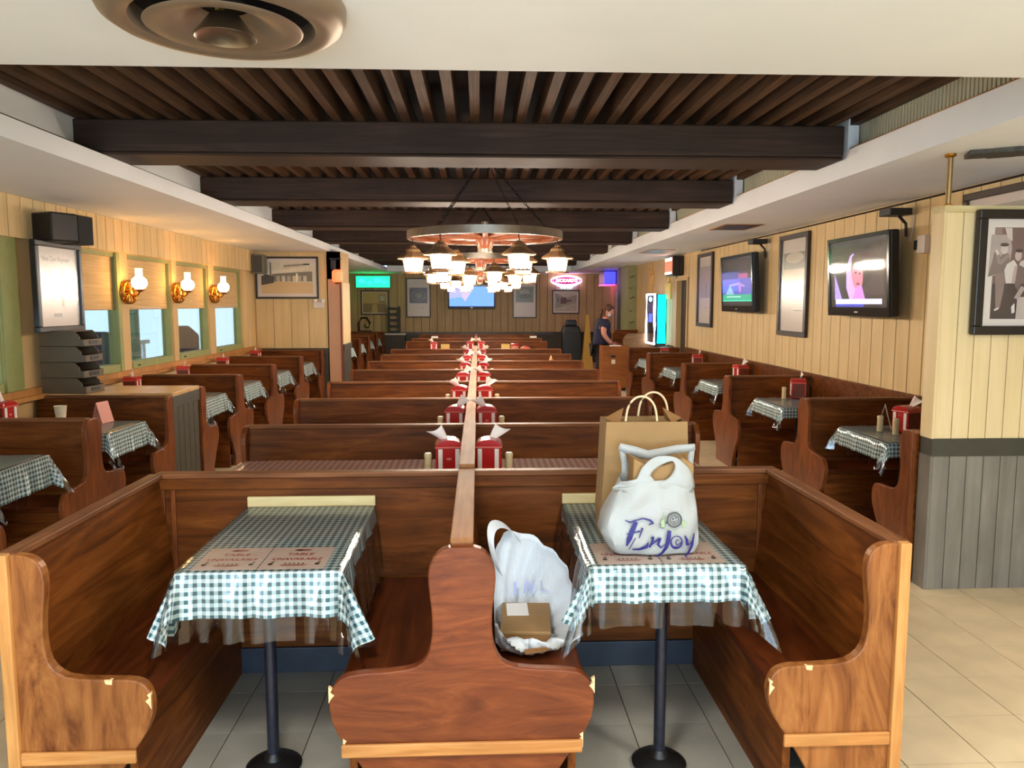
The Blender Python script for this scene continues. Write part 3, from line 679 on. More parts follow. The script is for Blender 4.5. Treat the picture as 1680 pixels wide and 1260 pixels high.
for p, lab in (((-3.46, 5.70, TZ), 'red napkin holder at the left edge of view on the white cup table'), ((-3.38, 7.62, TZ), 'red napkin holder by the left wall just behind the counter cabinet'),
               ((-3.38, 8.92, TZ), 'red napkin holder by the left wall, second behind the counter cabinet'), ((-3.38, 10.3, TZ), 'red napkin holder by the left wall, third behind the counter cabinet'),
               ((-3.38, 11.8, TZ), 'red napkin holder by the left wall nearest the partition'), ((2.97, 5.17, TZ), 'red napkin holder on the right wall table behind the half partition'),
               ((3.02, 7.12, TZ), 'red napkin holder on the right wall table under the nearest screen'), ((3.05, 8.82, TZ), 'red napkin holder on the right wall table under the nearest tall frame'),
               ((3.05, 10.6, TZ), 'red napkin holder on the right wall table under the smaller screen'), ((3.0, 12.3, TZ), 'red napkin holder on the farthest right wall table')):
    dup(cs, p, 90 + random.uniform(-20, 20), lab)
dup(ss, (2.80, 5.20, TZ), 0, 'cream shaker left of the napkin holder behind the half partition')
dup(ss, (2.835, 5.06, TZ), 0, 'cream shaker in front of the napkin holder behind the half partition')
dup(ss, (2.86, 7.05, TZ), 0, 'cream shaker by the napkin holder under the nearest screen')
def menu_card(label, loc, rz, w_=.10, h=.14, m='paper', tent=False):
    t = thing('menu_card', label, 'card', loc, rz, 'standing cards on tables')
    for s in ((-1, 1) if tent else (1,)):
        MB().add([(-w_ / 2, s * .045, 0), (w_ / 2, s * .045, 0), (w_ / 2, 0, h), (-w_ / 2, 0, h)], [(0, 1, 2, 3)]).build('leaf', m, t, solid=.0015)
    return t
M['tent_pink'] = mat('pink_card', (216, 150, 136), .7)
menu_card('pink folded tent card standing on the white cup table', (-2.83, 5.86, TZ), 78, .13, .155, 'tent_pink', True)
menu_card('cream tent card beside the napkin holder behind the half partition', (2.90, 5.33, TZ), 60, .11, .17, 'paper', True)
def cup(label, loc, m='film', s=1.0):
    t = thing('paper_cup', label, 'cup', loc)
    MB().lathe([(0, 0), (.032 * s, 0), (.045 * s, .108 * s), (.047 * s, .110 * s), (.044 * s, .110 * s), (.030 * s, .006), (0, .006)], (0, 0, 0), 18).build('wall', m, t, smooth=True)
    MB().lathe([(.034 * s, .030 * s), (.0405 * s, .066 * s)], (0, 0, 0), 18).build('printed_band', 'mat_board', t, smooth=True)
    return t
cup('white paper cup on a napkin on the left wall table', (-3.19, 5.96, TZ + .002), M.setdefault('cup_cream', mat('cream_waxed_paper', (232, 216, 186), .5)))
tag(MB().box(-.11, .11, -.08, .08, 0, .0015).build('paper_napkin', 'napkin', loc=(-3.12, 5.98, TZ)), 'white paper napkin lying under the cup', 'napkin')
cup('small white cup on the right side long table near the rear', (.78, 12.9 - 1.0, TZ), 'napkin', .9)
def bottle(label, loc):
    t = thing('sauce_bottle', label, 'bottle', loc)
    MB().lathe([(0, 0), (.028, 0), (.030, .01), (.030, .11), (.022, .125), (0, .125)], (0, 0, 0), 14).build('body', mat('orange_sauce_bottle', (214, 134, 66), .4), t, smooth=True)
    MB().lathe([(0, .125), (.020, .125), (.006, .175), (0, .176)], (0, 0, 0), 12).build('nozzle', 'cream_plastic', t, smooth=True)
bottle('orange squeeze bottle on the right side table in the sixth row', (1.0, 10.6, TZ))
# things on the table beyond the cross aisle
for x, lab in ((-.62, 'yellow card standing on the left rear table beyond the aisle'), (.50, 'yellow card standing on the right rear table beyond the aisle')):
    t = menu_card(lab, (x, 14.3, TZ), 0, .16, .14, mat('yellow_card_' + ('a' if x < 0 else 'b'), (214, 186, 110), .7))
dup(cs, (-.83, 14.3, TZ), 4, 'red napkin holder alone at the left of the yellow card')
t = thing('storage_jar', 'clear jar with a pink lid beside the right yellow card', 'jar', (.67, 14.3, TZ))
MB().lathe([(0, 0), (.075, 0), (.078, .02), (.075, .11), (0, .11)], (0, 0, 0), 16).build('body', mat('pinkish_jar', (196, 140, 118), .25), t, smooth=True)
MB().lathe([(0, .11), (.08, .11), (.08, .14), (.06, .15), (0, .15)], (0, 0, 0), 16).build('lid', 'red', t, smooth=True)
t = thing('food_cover', 'low red dome right of the clear jar', 'bowl', (.87, 14.3, TZ))
MB().lathe([(.10, 0), (.105, .03), (.085, .075), (.04, .10), (0, .105)], (0, 0, 0), 18).build('dome', mat('red_dome', (206, 96, 78), .4), t, smooth=True)
MB().lathe([(0, 0), (.11, 0), (.11, .03), (0, .03)], (0, 0, 0), 18).build('base', 'red', t, smooth=True)
for x, lab in ((-1.0, 'pale napkin box on the left table next to the far wall'), (1.25, 'pale napkin box on the right table next to the far wall')):
    t = thing('napkin_box', lab, 'box', (x, 17.6, TZ))
    MB().box(-.10, .10, -.06, .06, 0, .09).build('body', 'napkin', t, bevel=.004); MB().box(-.075, .075, -.05, .05, .09, .15).build('stack', 'paper', t, bevel=.01)

# ------------------------------------------------------------------ chandeliers
def lantern(parent, p):
    o = MB(); n = 6
    o.lathe([(.0, .105), (.022, .105), (.030, .090), (.055, .075), (.062, .055), (.128, .010), (.132, 0), (.124, -.004), (.05, .03), (0, .03)], (0, 0, 0), 12)
    h = o.build('lantern', 'hood', parent, loc=p)
    MB().lathe([(0, .02), (.060, .015), (.072, -.01), (.074, -.05), (.068, -.085), (.055, -.098), (0, -.10)], (0, 0, 0), 16).build('lamp_glass', 'lamp_glass', h, smooth=True)
    c = MB()
    for k in range(4):
        a = PI / 4 + k * PI / 2
        c.tube([(.112 * math.cos(a), .112 * math.sin(a), .004), (.086 * math.cos(a), .086 * math.sin(a), -.112)], .004, 5)
    c.lathe([(.06, -.108), (.094, -.108), (.096, -.118), (.06, -.118)], (0, 0, 0), 12)
    c.build('cage', 'hood', h)
    MB().tube([(0, 0, .105), (.004, 0, .12), (-.004, 0, .135), (0, 0, .155)], .005, 6).build('hook', 'chain', h)
    return h
def chandelier(label, loc):
    t = thing('wagon_wheel_chandelier', label, 'chandelier', loc, 0, 'wagon wheel chandeliers'); r = .63
    MB().lathe([(r - .012, 0), (r, 0), (r, .062), (r - .012, .062), (r - .012, 0)], (0, 0, 0), 64).build('iron_tyre', 'iron', t, smooth=True)
    MB().lathe([(r - .075, .004), (r - .012, .004), (r - .012, .058), (r - .075, .058), (r - .075, .004)], (0, 0, 0), 64).build('felloe', 'copper', t, smooth=True)
    s = MB().tube([(.05, 0, .03), (.14, 0, .03), (r - .07, 0, .03)], [.024, .027, .017], 8).build('spoke', 'copper', t, smooth=True)
    for k in range(1, 12):
        q = s.copy(); C.objects.link(q); q.parent = t; q.rotation_euler = (0, 0, 2 * PI * k / 12)
    MB().lathe([(0, -.10), (.052, -.10), (.056, -.092), (.056, -.07), (.062, -.06), (.078, .0), (.078, .06), (.060, .075), (.045, .085), (.045, .11), (0, .11)], (0, 0, 0), 20).build('hub', 'copper', t, smooth=True)
    MB().lathe([(.054, -.102), (.060, -.102), (.060, -.072), (.054, -.072), (.054, -.102)], (0, 0, 0), 20).build('hub_band', 'iron', t, smooth=True)
    MB().lathe([(0, .11), (.028, .11), (.028, .145), (0, .148)], (0, 0, 0), 12).build('hub_cap', 'steel', t, smooth=True)
    for k in range(4):
        a = PI / 4 + k * PI / 2 + .15; p0 = Vector((r * .93 * math.cos(a), r * .93 * math.sin(a), .06)); p1 = Vector((.03 * math.cos(a), .03 * math.sin(a), .63))
        m = MB(); n = 24; d = (p1 - p0) / n; zx = d.normalized(); sd = zx.cross(Vector((0, 0, 1))).normalized(); up = sd.cross(zx)
        for i in range(n):
            cc = p0 + d * (i + .5); w_ = sd if i % 2 else up
            m.tube([cc + zx * (d.length * .64 * math.cos(x)) + w_ * (.009 * math.sin(x)) for x in [PI / 3 * j for j in range(6)]], .0032, 4, closed=True)
        m.build('chain', 'chain', t)
    MB().tube([(0, 0, .62), (0, 0, .66), (.02, 0, .655), (.02, 0, .62)], .006, 6).build('ceiling_hook', 'chain', t)
    for k in range(6):
        a = R(-5 + 60 * k); lantern(t, ((r - .04) * math.cos(a), (r - .04) * math.sin(a), -.150))
    return t
ch0 = chandelier('nearest wagon wheel chandelier with six lit lanterns, between the first two beams', (.055, 6.35, 2.175))
for yy, lab in ((9.25, 'second wagon wheel chandelier, partly hidden behind the nearest one'), (12.7, 'third wagon wheel chandelier from the camera with lit lanterns'),
                (16.0, 'farthest wagon wheel chandelier, smallest cluster of lit lanterns')):
    dup(ch0, (.03, yy, 2.16), random.uniform(-14, 14), lab)
# ------------------------------------------------------------------ wall sconces
def sconce(label, loc):
    t = thing('wall_sconce', label, 'wall lamp', loc, -9, 'wagon wheel sconces on the window posts')
    MB().box(.0, .018, -.045, .045, -.09, .09).build('wall_plate', 'brass', t, bevel=.004)
    for k, x in enumerate((.03, .062)):
        m = MB(); m.tube([(x, .112 * math.cos(a), .112 * math.sin(a)) for a in [2 * PI * j / 28 for j in range(28)]], .0105, 8, closed=True)
        for j in range(6): a = PI * j / 6 + .2; m.tube([(x, -.105 * math.cos(a), -.105 * math.sin(a)), (x, .105 * math.cos(a), .105 * math.sin(a))], .006, 6)
        m.tube([(x - .014, 0, 0), (x + .016, 0, 0)], .026, 10)
        m.build('wheel', 'brass', t, smooth=True)
    MB().tube([(.06, -.0, -.02), (.11, -.02, -.045), (.17, -.05, -.03), (.20, -.06, .0), (.20, -.06, .02)], .008, 8).build('arm', 'brass', t, smooth=True)
    MB().lathe([(0, .0), (.02, .0), (.05, .018), (.058, .026), (.05, .028), (0, .028)], (.20, -.06, .0), 16).build('cup', 'brass', t, smooth=True)
    MB().lathe([(.03, .026), (.066, .055), (.076, .09), (.068, .125), (.040, .150), (.034, .155)], (.20, -.06, .0), 20).build('globe', 'sconce_glass', t, smooth=True)
    MB().lathe([(.032, .155), (.036, .17), (.034, .225), (.038, .235)], (.20, -.06, .0), 16).build('chimney', 'chimney', t, smooth=True)
    return t
s0 = sconce('lit brass wagon wheel sconce nearest the camera on the left wall', (XL + .015, 8.02, 1.775))
dup(s0, (XL + .015, 9.315, 1.785), None, 'middle lit brass wagon wheel sconce of the three on the left wall')
dup(s0, (XL + .015, 10.585, 1.785), None, 'farthest lit brass wagon wheel sconce of the three on the left wall')

# ------------------------------------------------------------------ pictures, screens (local: x right, z up, face towards -y)
G = {}
def grey(v, warm=1.0):
    k = (int(v), round(warm, 2))
    if k not in G: G[k] = mat('photo_tone_%d_%d' % (k[0], int(warm * 100)), (min(255, v * (1 + .06 * warm)), v, v * (1 - .12 * warm)), .6, 0, .12, 9)
    return G[k]
def picture(label, loc, rz, w_, h, draw, fw=.035, fd=.03, fm='frame_black', pw=None, ph=None, pcx=0, pcz=0, mount='mat_board', tilt=0, glass=True):
    t = thing('framed_picture', label, 'picture', loc, rz)
    if tilt: t.rotation_euler.x = R(tilt)
    W, Hh = w_ / 2, h / 2
    for nm, bx in (('frame_rail', (-W, W, Hh - fw, Hh)), ('frame_rail', (-W, W, -Hh, -Hh + fw)), ('frame_stile', (-W, -W + fw, -Hh + fw, Hh - fw)), ('frame_stile', (W - fw, W, -Hh + fw, Hh - fw))):
        MB().box(bx[0], bx[1], -fd, 0, bx[2], bx[3]).build(nm, fm, t, bevel=min(.006, fw * .2))
    MB().box(-W + fw * .9, W - fw * .9, -.010, -.001, -Hh + fw * .9, Hh - fw * .9).build('mount', mount, t)
    if draw:
        m = MB(); mats = []; lay = [0]
        def put(poly, mm):
            if mm not in mats: mats.append(mm)
            lay[0] += 1; flat(m, poly, -.0105 - .00015 * lay[0], mats.index(mm))
        def txt(s, size, x, z, mm, **k):
            if mm not in mats: mats.append(mm)
            lay[0] += 1; text_mb(m, s, size, x, z, -.0105 - .00015 * lay[0], mats.index(mm), **k)
        draw(put, txt)
        m.build('print', mats, t)
    if glass: MB().box(-W + fw, W - fw, -fd * .72, -fd * .72 + .001, -Hh + fw, Hh - fw).build('pane', 'pic_glass', t)
    return t
def rect(x0, x1, z0, z1): return [(x0, z0), (x1, z0), (x1, z1), (x0, z1)]
def d_poster(put, txt):
    put(rect(-.27, .27, -.29, .27), mat('poster_paper', (224, 206, 192), .7)); txt('Nine Cent Register', .056, 0, .225, grey(90), sx=.95)
    put(rect(.055, .10, -.16, .11), mat('tan_column', (196, 150, 112), .7)); put(ell(.078, .11, .024, .03, 12), bpy.data.materials['tan_column'])
    put(rect(-.19, -.07, .115, .125), grey(150)); put(rect(-.20, -.10, .155, .161), grey(170)); put(rect(-.075, .055, -.245, -.215), grey(130))
picture('dark framed poster with a tan column hanging on the left wall under the speaker', (XL + .115, 6.555, 1.795), 90, .70, .73, d_poster, .045, .05)
def d_diner(put, txt):
    put(rect(-.41, .41, -.25, .25), grey(205)); put([(-.41, -.25), (.41, -.25), (.41, -.08), (-.20, -.06), (-.41, -.12)], mat('warm_photo_ground', (214, 182, 132), .6))
    put([(-.22, -.06), (.40, -.06), (.40, .10), (-.24, .06)], grey(120)); put([(-.24, .06), (.34, .12), (.34, .19), (-.24, .10)], grey(220)); put([(-.05, .17), (.30, .20), (.30, .225), (-.05, .20)], grey(140))
    put([(-.41, -.12), (-.21, -.08), (-.21, .02), (-.34, .06), (-.41, .02)], grey(70))
    for k in range(6): put(rect(-.17 + k * .085, -.115 + k * .085, -.06, .03), grey(200 if k % 2 else 170))
    put(rect(.14, .17, -.06, .07), grey(230)); put(rect(-.27, -.25, -.05, .24), grey(80)); put(rect(-.40, -.32, .20, .22), grey(60)); put(rect(.26, .36, .20, .225), grey(70))
picture('black framed sepia picture of a diner front on the left partition', (-3.065, 12.605, 2.072), 0, 1.0, .67, d_diner, .03, .035)
def d_room(put, txt):
    put(rect(-.33, .33, -.28, .28), mat('golden_photo', (196, 160, 104), .6)); put(rect(-.33, .33, -.28, -.02), mat('golden_photo_dark', (150, 118, 84), .6))
    put([(-.1, -.28), (-.06, -.06), (.05, -.03), (.09, -.28)], bpy.data.materials['golden_photo']); put(rect(.12, .30, -.0, .22), bpy.data.materials['golden_photo_dark']); put(rect(.14, .28, .05, .20), grey(180))
picture('small dark framed golden picture under the green lit sign', (-2.895, YF - .02, 1.685), 0, .77, .67, d_room, .03, .03)
def d_rings(put, txt):
    put(rect(-.25, .25, -.15, .28), mat('violet_photo', (112, 102, 122), .6))
    for k, (r_, v) in enumerate(((.20, 140), (.16, 96), (.12, 150), (.08, 84), (.055, 200), (.025, 70))): put(ell(.01, .06, r_, r_ * .82, 24), grey(v, .2))
    put(rect(.08, .14, -.29, -.27), grey(150))
picture('black framed white poster with concentric rings on the far wall', (-1.68, YF - .02, 1.82), 0, .68, 1.10, d_rings, .03, .03)
def d_plate(put, txt):
    put(rect(-.25, .25, -.12, .32), mat('green_grey_photo', (132, 138, 122), .6)); put(ell(.0, .16, .14, .08, 18), grey(160)); put(ell(.02, .05, .18, .07, 18), grey(110))
picture('dark framed poster with a grey green photo right of the far screen', (1.30, YF - .02, 1.815), 0, .68, 1.13, d_plate, .03, .03)
def d_car(put, txt):
    put(rect(-.31, .31, -.26, .26), grey(150)); put([(-.31, -.26), (.31, -.26), (.31, -.02), (0, -.10), (-.31, -.2)], grey(175)); put(rect(-.15, .02, -.05, .12), mat('brown_photo_block', (108, 70, 62), .6))
    put([(.0, -.02), (.17, .02), (.17, .06), (.02, .06)], grey(90)); put([(-.31, .26), (.31, .26), (.31, .2), (.0, .12)], grey(190)); put(ell(-.22, .06, .02, .09, 10), grey(90))
picture('dark framed black and white picture under the pink neon sign', (2.465, YF - .02, 1.705), 0, .77, .67, d_car, .03, .03)
def d_tall1(put, txt):
    put(rect(-.30, .30, -.06, .36), mat('golden_gradient_photo', (190, 160, 112), .5)); put(rect(-.30, .30, .18, .36), mat('grey_top_photo', (128, 118, 100), .5)); put(ell(0, .30, .24, .06, 18), grey(190)); put(rect(.02, .24, -.28, -.272), grey(120))
picture('tall dark framed print between the two screens on the right wall', (XR - .016, 8.405, 1.86), -90, .77, 1.12, d_tall1, .055, .04, 'frame_dark')
def d_tall2(put, txt):
    put(rect(-.30, .30, -.12, .36), mat('lilac_photo', (176, 158, 160), .5)); put(rect(.03, .05, -.12, .12), grey(100)); put(rect(-.03, .03, .04, .055), grey(110)); put(ell(.05, -.27, .03, .012, 10), grey(120))
picture('tall dark framed lilac print near the doorway on the right wall', (XR - .016, 11.73, 1.865), -90, .77, 1.12, d_tall2, .055, .04, 'frame_dark')
def d_people(put, txt):
    T = lambda c: M.setdefault('sepia_%d_%d_%d' % c, mat('sepia_tone_%d_%d_%d' % c, c, .6, 0, .10, 10))
    q = lambda pts, dx=0.0, sc=1.0: [(-.265 + dx + (X - 263) * .000626 * sc, .25 - (Y - 236) * .000614) for X, Y in pts]
    put(rect(-.27, .33, -.256, .25), T((120, 92, 86))); put(rect(-.27, .33, -.256, -.06), T((74, 60, 56)))
    put(q([(225, 300), (395, 300), (420, 420), (400, 640), (215, 680)]), T((176, 158, 150))); put(q([(255, 240), (320, 240), (320, 295), (260, 295)]), T((150, 126, 118))); put(q([(345, 240), (410, 240), (420, 360), (375, 330)]), T((206, 188, 178)))
    put(rect(.0, .33, .12, .20), T((140, 104, 98))); put(rect(.02, .14, .13, .18), T((166, 134, 124)))
    for dx, a, b_, c_ in ((0, (128, 110, 102), (142, 120, 112), (206, 190, 180)), (.30, (104, 88, 82), (160, 140, 130), (196, 176, 166))):
        put(q([(345, 460), (395, 470), (408, 540), (372, 645), (285, 655), (212, 675), (240, 560), (262, 448), (292, 436), (318, 500)], dx), T(a)); put(q([(264, 446), (300, 446), (318, 530), (392, 470), (398, 500), (330, 570), (296, 560)], dx), T((150, 132, 124)))
        put(q([(280, 650), (376, 640), (364, 800), (340, 962), (300, 962), (288, 800)], dx), T(b_)); put([(-.265 + dx + .054 + x, .131 + z) for x, z in ell(0, 0, .021, .028, 12)], T(c_)); put([(-.265 + dx + .054 + x, .155 + z) for x, z in ell(0, 0, .026, .010, 12)], T((80, 62, 58)))
        put(q([(285, 975), (325, 955), (332, 968), (295, 988)], dx), T((226, 214, 206))); put(q([(262, 445), (285, 432), (306, 470), (290, 488)], dx), T((214, 200, 190)))
    for dx in (0, .16):
        put(q([(475, 575), (545, 570), (535, 700), (492, 805), (462, 760)], dx), T((120, 100, 94))); put(q([(378, 565), (440, 525), (472, 570), (440, 738), (378, 738), (358, 620)], dx), T((216, 202, 192))); put(q([(448, 585), (478, 572), (462, 740), (430, 738)], dx), T((190, 160, 154)))
        put([(-.265 + dx + .135 + x, .095 + z) for x, z in ell(0, 0, .020, .030, 12)], T((196, 172, 164))); put([(-.265 + dx + .138 + x, .122 + z) for x, z in ell(0, 0, .022, .010, 12)], T((70, 54, 50))); put(q([(500, 540), (545, 520), (548, 600), (490, 570)], dx), T((208, 192, 184)))
    put(q([(492, 860), (760, 860), (760, 1058), (486, 1058)]), T((190, 174, 164))); put(q([(460, 870), (520, 760), (560, 780), (500, 885)]), T((176, 158, 150))); put(q([(440, 950), (470, 915), (476, 1000), (448, 1012)]), T((220, 208, 200)))
picture('large black framed vintage photograph of people on the right half partition', (3.135, 4.222, 1.83), 0, .76, .69, d_people, .05, .045, 'frame_black')
picture('dark framed picture on the right wall half hidden above the half partition', (XR - .016, 4.92, 2.10), -90, 1.05, .66, lambda p, t_: p(rect(-.4, .4, -.22, .22), grey(150)), .05, .035, 'frame_dark')
# screens
def screen(label, loc, rz, w_, h, draw, arm=True, tilt=3.0):
    t = thing('wall_screen', label, 'television', loc, rz); t.rotation_euler.x = R(tilt)
    W, Hh = w_ / 2, h / 2
    MB().box(-W, W, -.0, .075, -Hh, Hh).build('housing', 'black', t, bevel=.012)
    for bx in ((-W, W, Hh - .035, Hh), (-W, W, -Hh, -Hh + .075), (-W, -W + .035, -Hh + .075, Hh - .035), (W - .035, W, -Hh + .075, Hh - .035)):
        MB().box(bx[0], bx[1], -.014, 0, bx[2], bx[3]).build('bezel', 'black_gloss', t, bevel=.003)
    MB().box(-.03, .03, -.0155, -.014, -Hh + .030, -Hh + .042).build('badge', 'steel', t)
    m = MB(); mats = []; lay = [0]
    def put(poly, mm):
        if mm not in mats: mats.append(mm)
        lay[0] += 1; flat(m, poly, -.002 - .0002 * lay[0], mats.index(mm))
    draw(put, W - .035, Hh); m.build('display', mats, t)
    MB().box(-W + .035, W - .035, -.0125, -.0115, -Hh + .075, Hh - .035).build('pane', 'screen_glass', t)
    if arm:
        m = MB(); m.box(-.10, .10, .075, .10, -.12, .12); m.tube([(0, .10, 0), (.14, .18, 0), (.06, .26, 0)], .022, 8); m.box(-.06, .16, .255, .275, -.15, .15)
        m.build('wall_arm', 'black', t)
    return t
EM = {}
def em(c, s=1.0):
    if (c, s) not in EM: EM[(c, s)] = glow('screen_colour_%02x%02x%02x' % c, c, s, (8, 8, 8))
    return EM[(c, s)]
def d_tv1(put, W, H_):
    put(rect(-W, W, -H_ + .075, H_ - .035), em((22, 15, 20), .8)); put(rect(-W, -.1, -.08, .1), em((36, 26, 34), .8))
    put([(.02, -.17), (.44, .12), (.46, -.17)], em((74, 56, 62), .8))
    put([(-.42, .03), (-.42, -.20), (-.28, -.20)], em((176, 150, 244), 1.1))
    put([(-.14, -.20), (-.20, -.10), (-.19, .08), (-.12, .18), (-.06, .2), (.06, -.2)], em((204, 166, 246), 1.1))
    put(ell(.0, .02, .10, .15, 20, .25), em((236, 130, 150), 1.0)); put([(.03, -.2), (-.08, -.2), (-.02, -.1), (.08, -.08), (.14, -.2)], em((216, 140, 220), 1.0))
    put([(-.11, .04), (-.09, .17), (.0, .20), (.09, .12), (.10, .02), (.06, .09), (-.03, .12)], em((62, 32, 40), .8)); put(ell(-.02, .03, .022, .012, 8), em((70, 30, 40), .8)); put(ell(.05, .02, .02, .011, 8), em((70, 30, 40), .8)); put(ell(.02, -.07, .032, .012, 8), em((150, 50, 70), .9))
    put(rect(-.40, .42, -.245, -.20), em((214, 204, 255), 1.3)); put(rect(-.40, .12, -.268, -.245), em((60, 70, 190), 1.1))
screen('large black wall screen showing a face in pink light on the right wall', (3.30, 6.63, 1.90), -90, 1.09, .70, d_tv1)
def d_tv2(put, W, H_):
    put(rect(-W, W, -H_ + .075, H_ - .035), em((20, 18, 22), .8)); put(ell(.24, .10, .17, .20, 18), em((176, 78, 130), .9)); put(rect(.08, .42, .12, .32), em((46, 30, 44), .8))
    put(rect(-W, W * .96, -.14, .06), em((92, 96, 190), .9)); put([(-.45, -.14), (-.25, -.02), (-.1, -.14)], em((150, 190, 220), .9)); put([(-.3, -.01), (.1, .01), (.3, -.03), (.3, -.05), (.05, -.02), (-.3, -.04)], em((178, 150, 220), .9)); put(ell(.12, -.05, .05, .07, 12), em((190, 120, 190), .9))
    put(rect(-W, W, -.215, -.14), em((24, 170, 130), 1.0)); put(rect(-.4, .15, -.175, -.163), em((190, 240, 226), 1.1)); put(rect(-W, W, -.226, -.215), em((60, 230, 190), 1.1))
screen('smaller black wall screen showing blue and green graphics on the right wall', (3.30, 9.78, 1.915), -90, 1.20, .72, d_tv2)
def d_tv3(put, W, H_):
    put(rect(-W, W, -H_ + .06, H_ - .035), em((94, 140, 255), 1.2)); put([(-W, .27), (-W, -.05), (-.2, .02), (.0, .27)], em((146, 150, 250), 1.15)); put([(-.22, .27), (-.28, .0), (-.18, -.12), (-.05, .08), (.0, .27)], em((176, 160, 244), 1.1))
screen('blue lit screen hanging in the middle of the far wall behind the chandeliers', (-.19, YF - .16, 1.84), 0, 1.31, .66, d_tv3)
for yy, zz, lab in ((6.15, 2.36, 'small black box on a bracket above the large screen'), (9.22, 2.37, 'small black box on a bracket above the smaller screen')):
    t = thing('bracket_box', lab, 'box', (3.38, yy, zz))
    MB().box(-.12, .06, -.09, .09, 0, .055).build('casing', 'black', t, bevel=.006); MB().tube([(.0, 0, 0), (.06, 0, -.06), (.08, .02, -.16)], .012, 6).build('stem', 'black', t)
    MB().tube([(.06, .0, .03), (.09, -.05, .0), (.10, -.03, -.12), (.10, 0, -.2)], .005, 5).build('wire', 'mat_board', t)
t = thing('outlet_box', 'white socket box with a black plug beside the large screen', 'socket', (XR - .012, 5.93, 2.12), -90)
MB().box(-.055, .055, -.045, 0, -.07, .07).build('plate', 'mat_board', t, bevel=.004); MB().box(-.09, -.045, -.05, -.01, -.04, .035).build('plug', 'black', t, bevel=.004)

# ------------------------------------------------------------------ lit signs and wall fittings at the back
t = thing('lit_sign', 'green lit rectangular sign on the far wall at the left', 'sign', (-2.92, YF - .02, 2.26))
MB().box(-.48, .48, -.12, 0, -.17, .17).build('case', 'black', t, bevel=.01)
b = MB().box(-.465, .465, -.126, -.12, -.155, .155, 0)
for x, z, r_ in ((-.30, .02, .09), (-.10, -.03, .07), (.12, .03, .10), (.30, -.02, .06)): flat(b, ell(x, z, r_, r_ * .7, 14), -.1268, 1)
b.build('lit_panel', [glow('green_lit_panel', (14, 210, 92), 4.0), glow('aqua_lit_panel', (26, 226, 140), 4.0)], t)
t = thing('neon_sign', 'pink and blue oval neon sign with white lettering on the far wall', 'neon sign', (2.47, YF - .03, 2.27))
pinkn = glow('pink_neon', (255, 90, 190), 5.0); whiten = glow('white_neon', (255, 225, 250), 4.0); aquan = glow('aqua_neon', (120, 225, 255), 4.0); bluen = glow('violet_neon', (150, 130, 255), 5.0)
flat_b = MB().prism(ell(0, .03, .43, .135, 28), 'y', -.03, -.0); flat_b.build('backing', mat('deep_magenta_backing', (120, 10, 70), .4), t)
o = [(.43 * math.cos(a), -.05, .03 + .135 * math.sin(a)) for a in [2 * PI * k / 40 for k in range(40)]]
MB().tube(o, .014, 8, closed=True).build('outer_tube', whiten, t, smooth=True)
MB().tube([(x * .86, y, .03 + (z - .03) * .78) for x, y, z in o], .010, 8, closed=True).build('inner_tube', pinkn, t, smooth=True)
MB().tube([(.36 * math.cos(a), -.05, -.005 + .135 * math.sin(a)) for a in [PI * 1.12 + k * PI * .76 / 14 for k in range(15)]], .014, 8).build('lower_tube', bluen, t, smooth=True)
b = MB(); text_mb(b, "RICKARD'S", .125, 0, .03, -.062, 0, 1.0, .2, .004); b.build('lettering', whiten, t)
b = MB(); text_mb(b, 'ON TAP', .085, .01, -.165, -.05, 0, 1.1, 0, .004); b.build('lower_lettering', aquan, t)
t = thing('beer_light', 'small blue lit box sign with a dark side high by the far door', 'sign', (XR - .02, 19.9, 2.31), -90)
MB().box(-.45, .45, -.30, 0, -.16, .16).build('case', 'black', t, bevel=.01); MB().box(.45, .456, -.30, -.02, -.15, .15).build('lit_panel', glow('deep_blue_panel', (40, 40, 255), 3.0), t)
MB().box(-.45, .45, -.31, -.02, -.19, -.165).build('lower_tube', glow('magenta_tube', (220, 70, 140), 2.0), t)
t = thing('lit_sign', 'red and white lit box sign above the right wall doorway', 'sign', (XR - .012, 13.30, 2.30), -90)
MB().box(-.26, .26, -.20, 0, -.165, .165).build('case', 'black', t, bevel=.02)
b = MB().box(-.235, .235, -.206, -.20, -.14, .14, 0); b.box(-.235, .235, -.208, -.206, .085, .14, 1); b.box(-.235, .235, -.208, -.206, -.14, -.10, 1)
flat(b, [(-.08, .085), (-.04, .03), (-.02, .085)], -.2075, 2); flat(b, [(.04, .085), (.09, .05), (.12, .085)], -.2075, 2)
b.build('lit_panel', [glow('red_lit_panel', (226, 84, 60), 1.6), glow('white_lit_panel', (255, 236, 220), 1.8), 'black'], t)
b = MB().box(.26, .27, -.19, -.02, -.14, .14); b.build('side_panel', 'black_gloss', t)
# jukebox: front panel turned to the room, its cyan glowing side towards the camera
t = thing('wall_jukebox', 'tall wall jukebox with white lit edge and cyan glowing side', 'jukebox', (XR - .012, 14.55, 1.37), -90)
out = [(-.33, .46), (.33, .46), (.33, -.02), (.36, -.12), (.33, -.46), (-.33, -.46), (-.36, -.12), (-.33, -.02)]
MB().prism(out, 'y', -.20, 0).build('casing', mat('navy_casing', (16, 24, 60), .3), t)
MB().prism([(x * .97, z * .97) for x, z in out], 'y', -.225, -.20).build('front_panel', 'black_gloss', t)
MB().tube([(x, -.222, z) for x, z in out], .022, 8, closed=True).build('edge_light', glow('white_edge_light', (236, 240, 255), 5.0), t)
MB().prism([(-.12, .10), (.14, .10), (.14, -.06), (-.12, -.06)], 'y', -.228, -.225).build('card_reader', glow('blue_reader', (60, 70, 255), 2.0), t)
MB().prism(ell(0, .37, .13, .05, 18), 'y', -.229, -.226).build('badge', glow('pale_blue_badge', (150, 210, 255), 1.6), t)
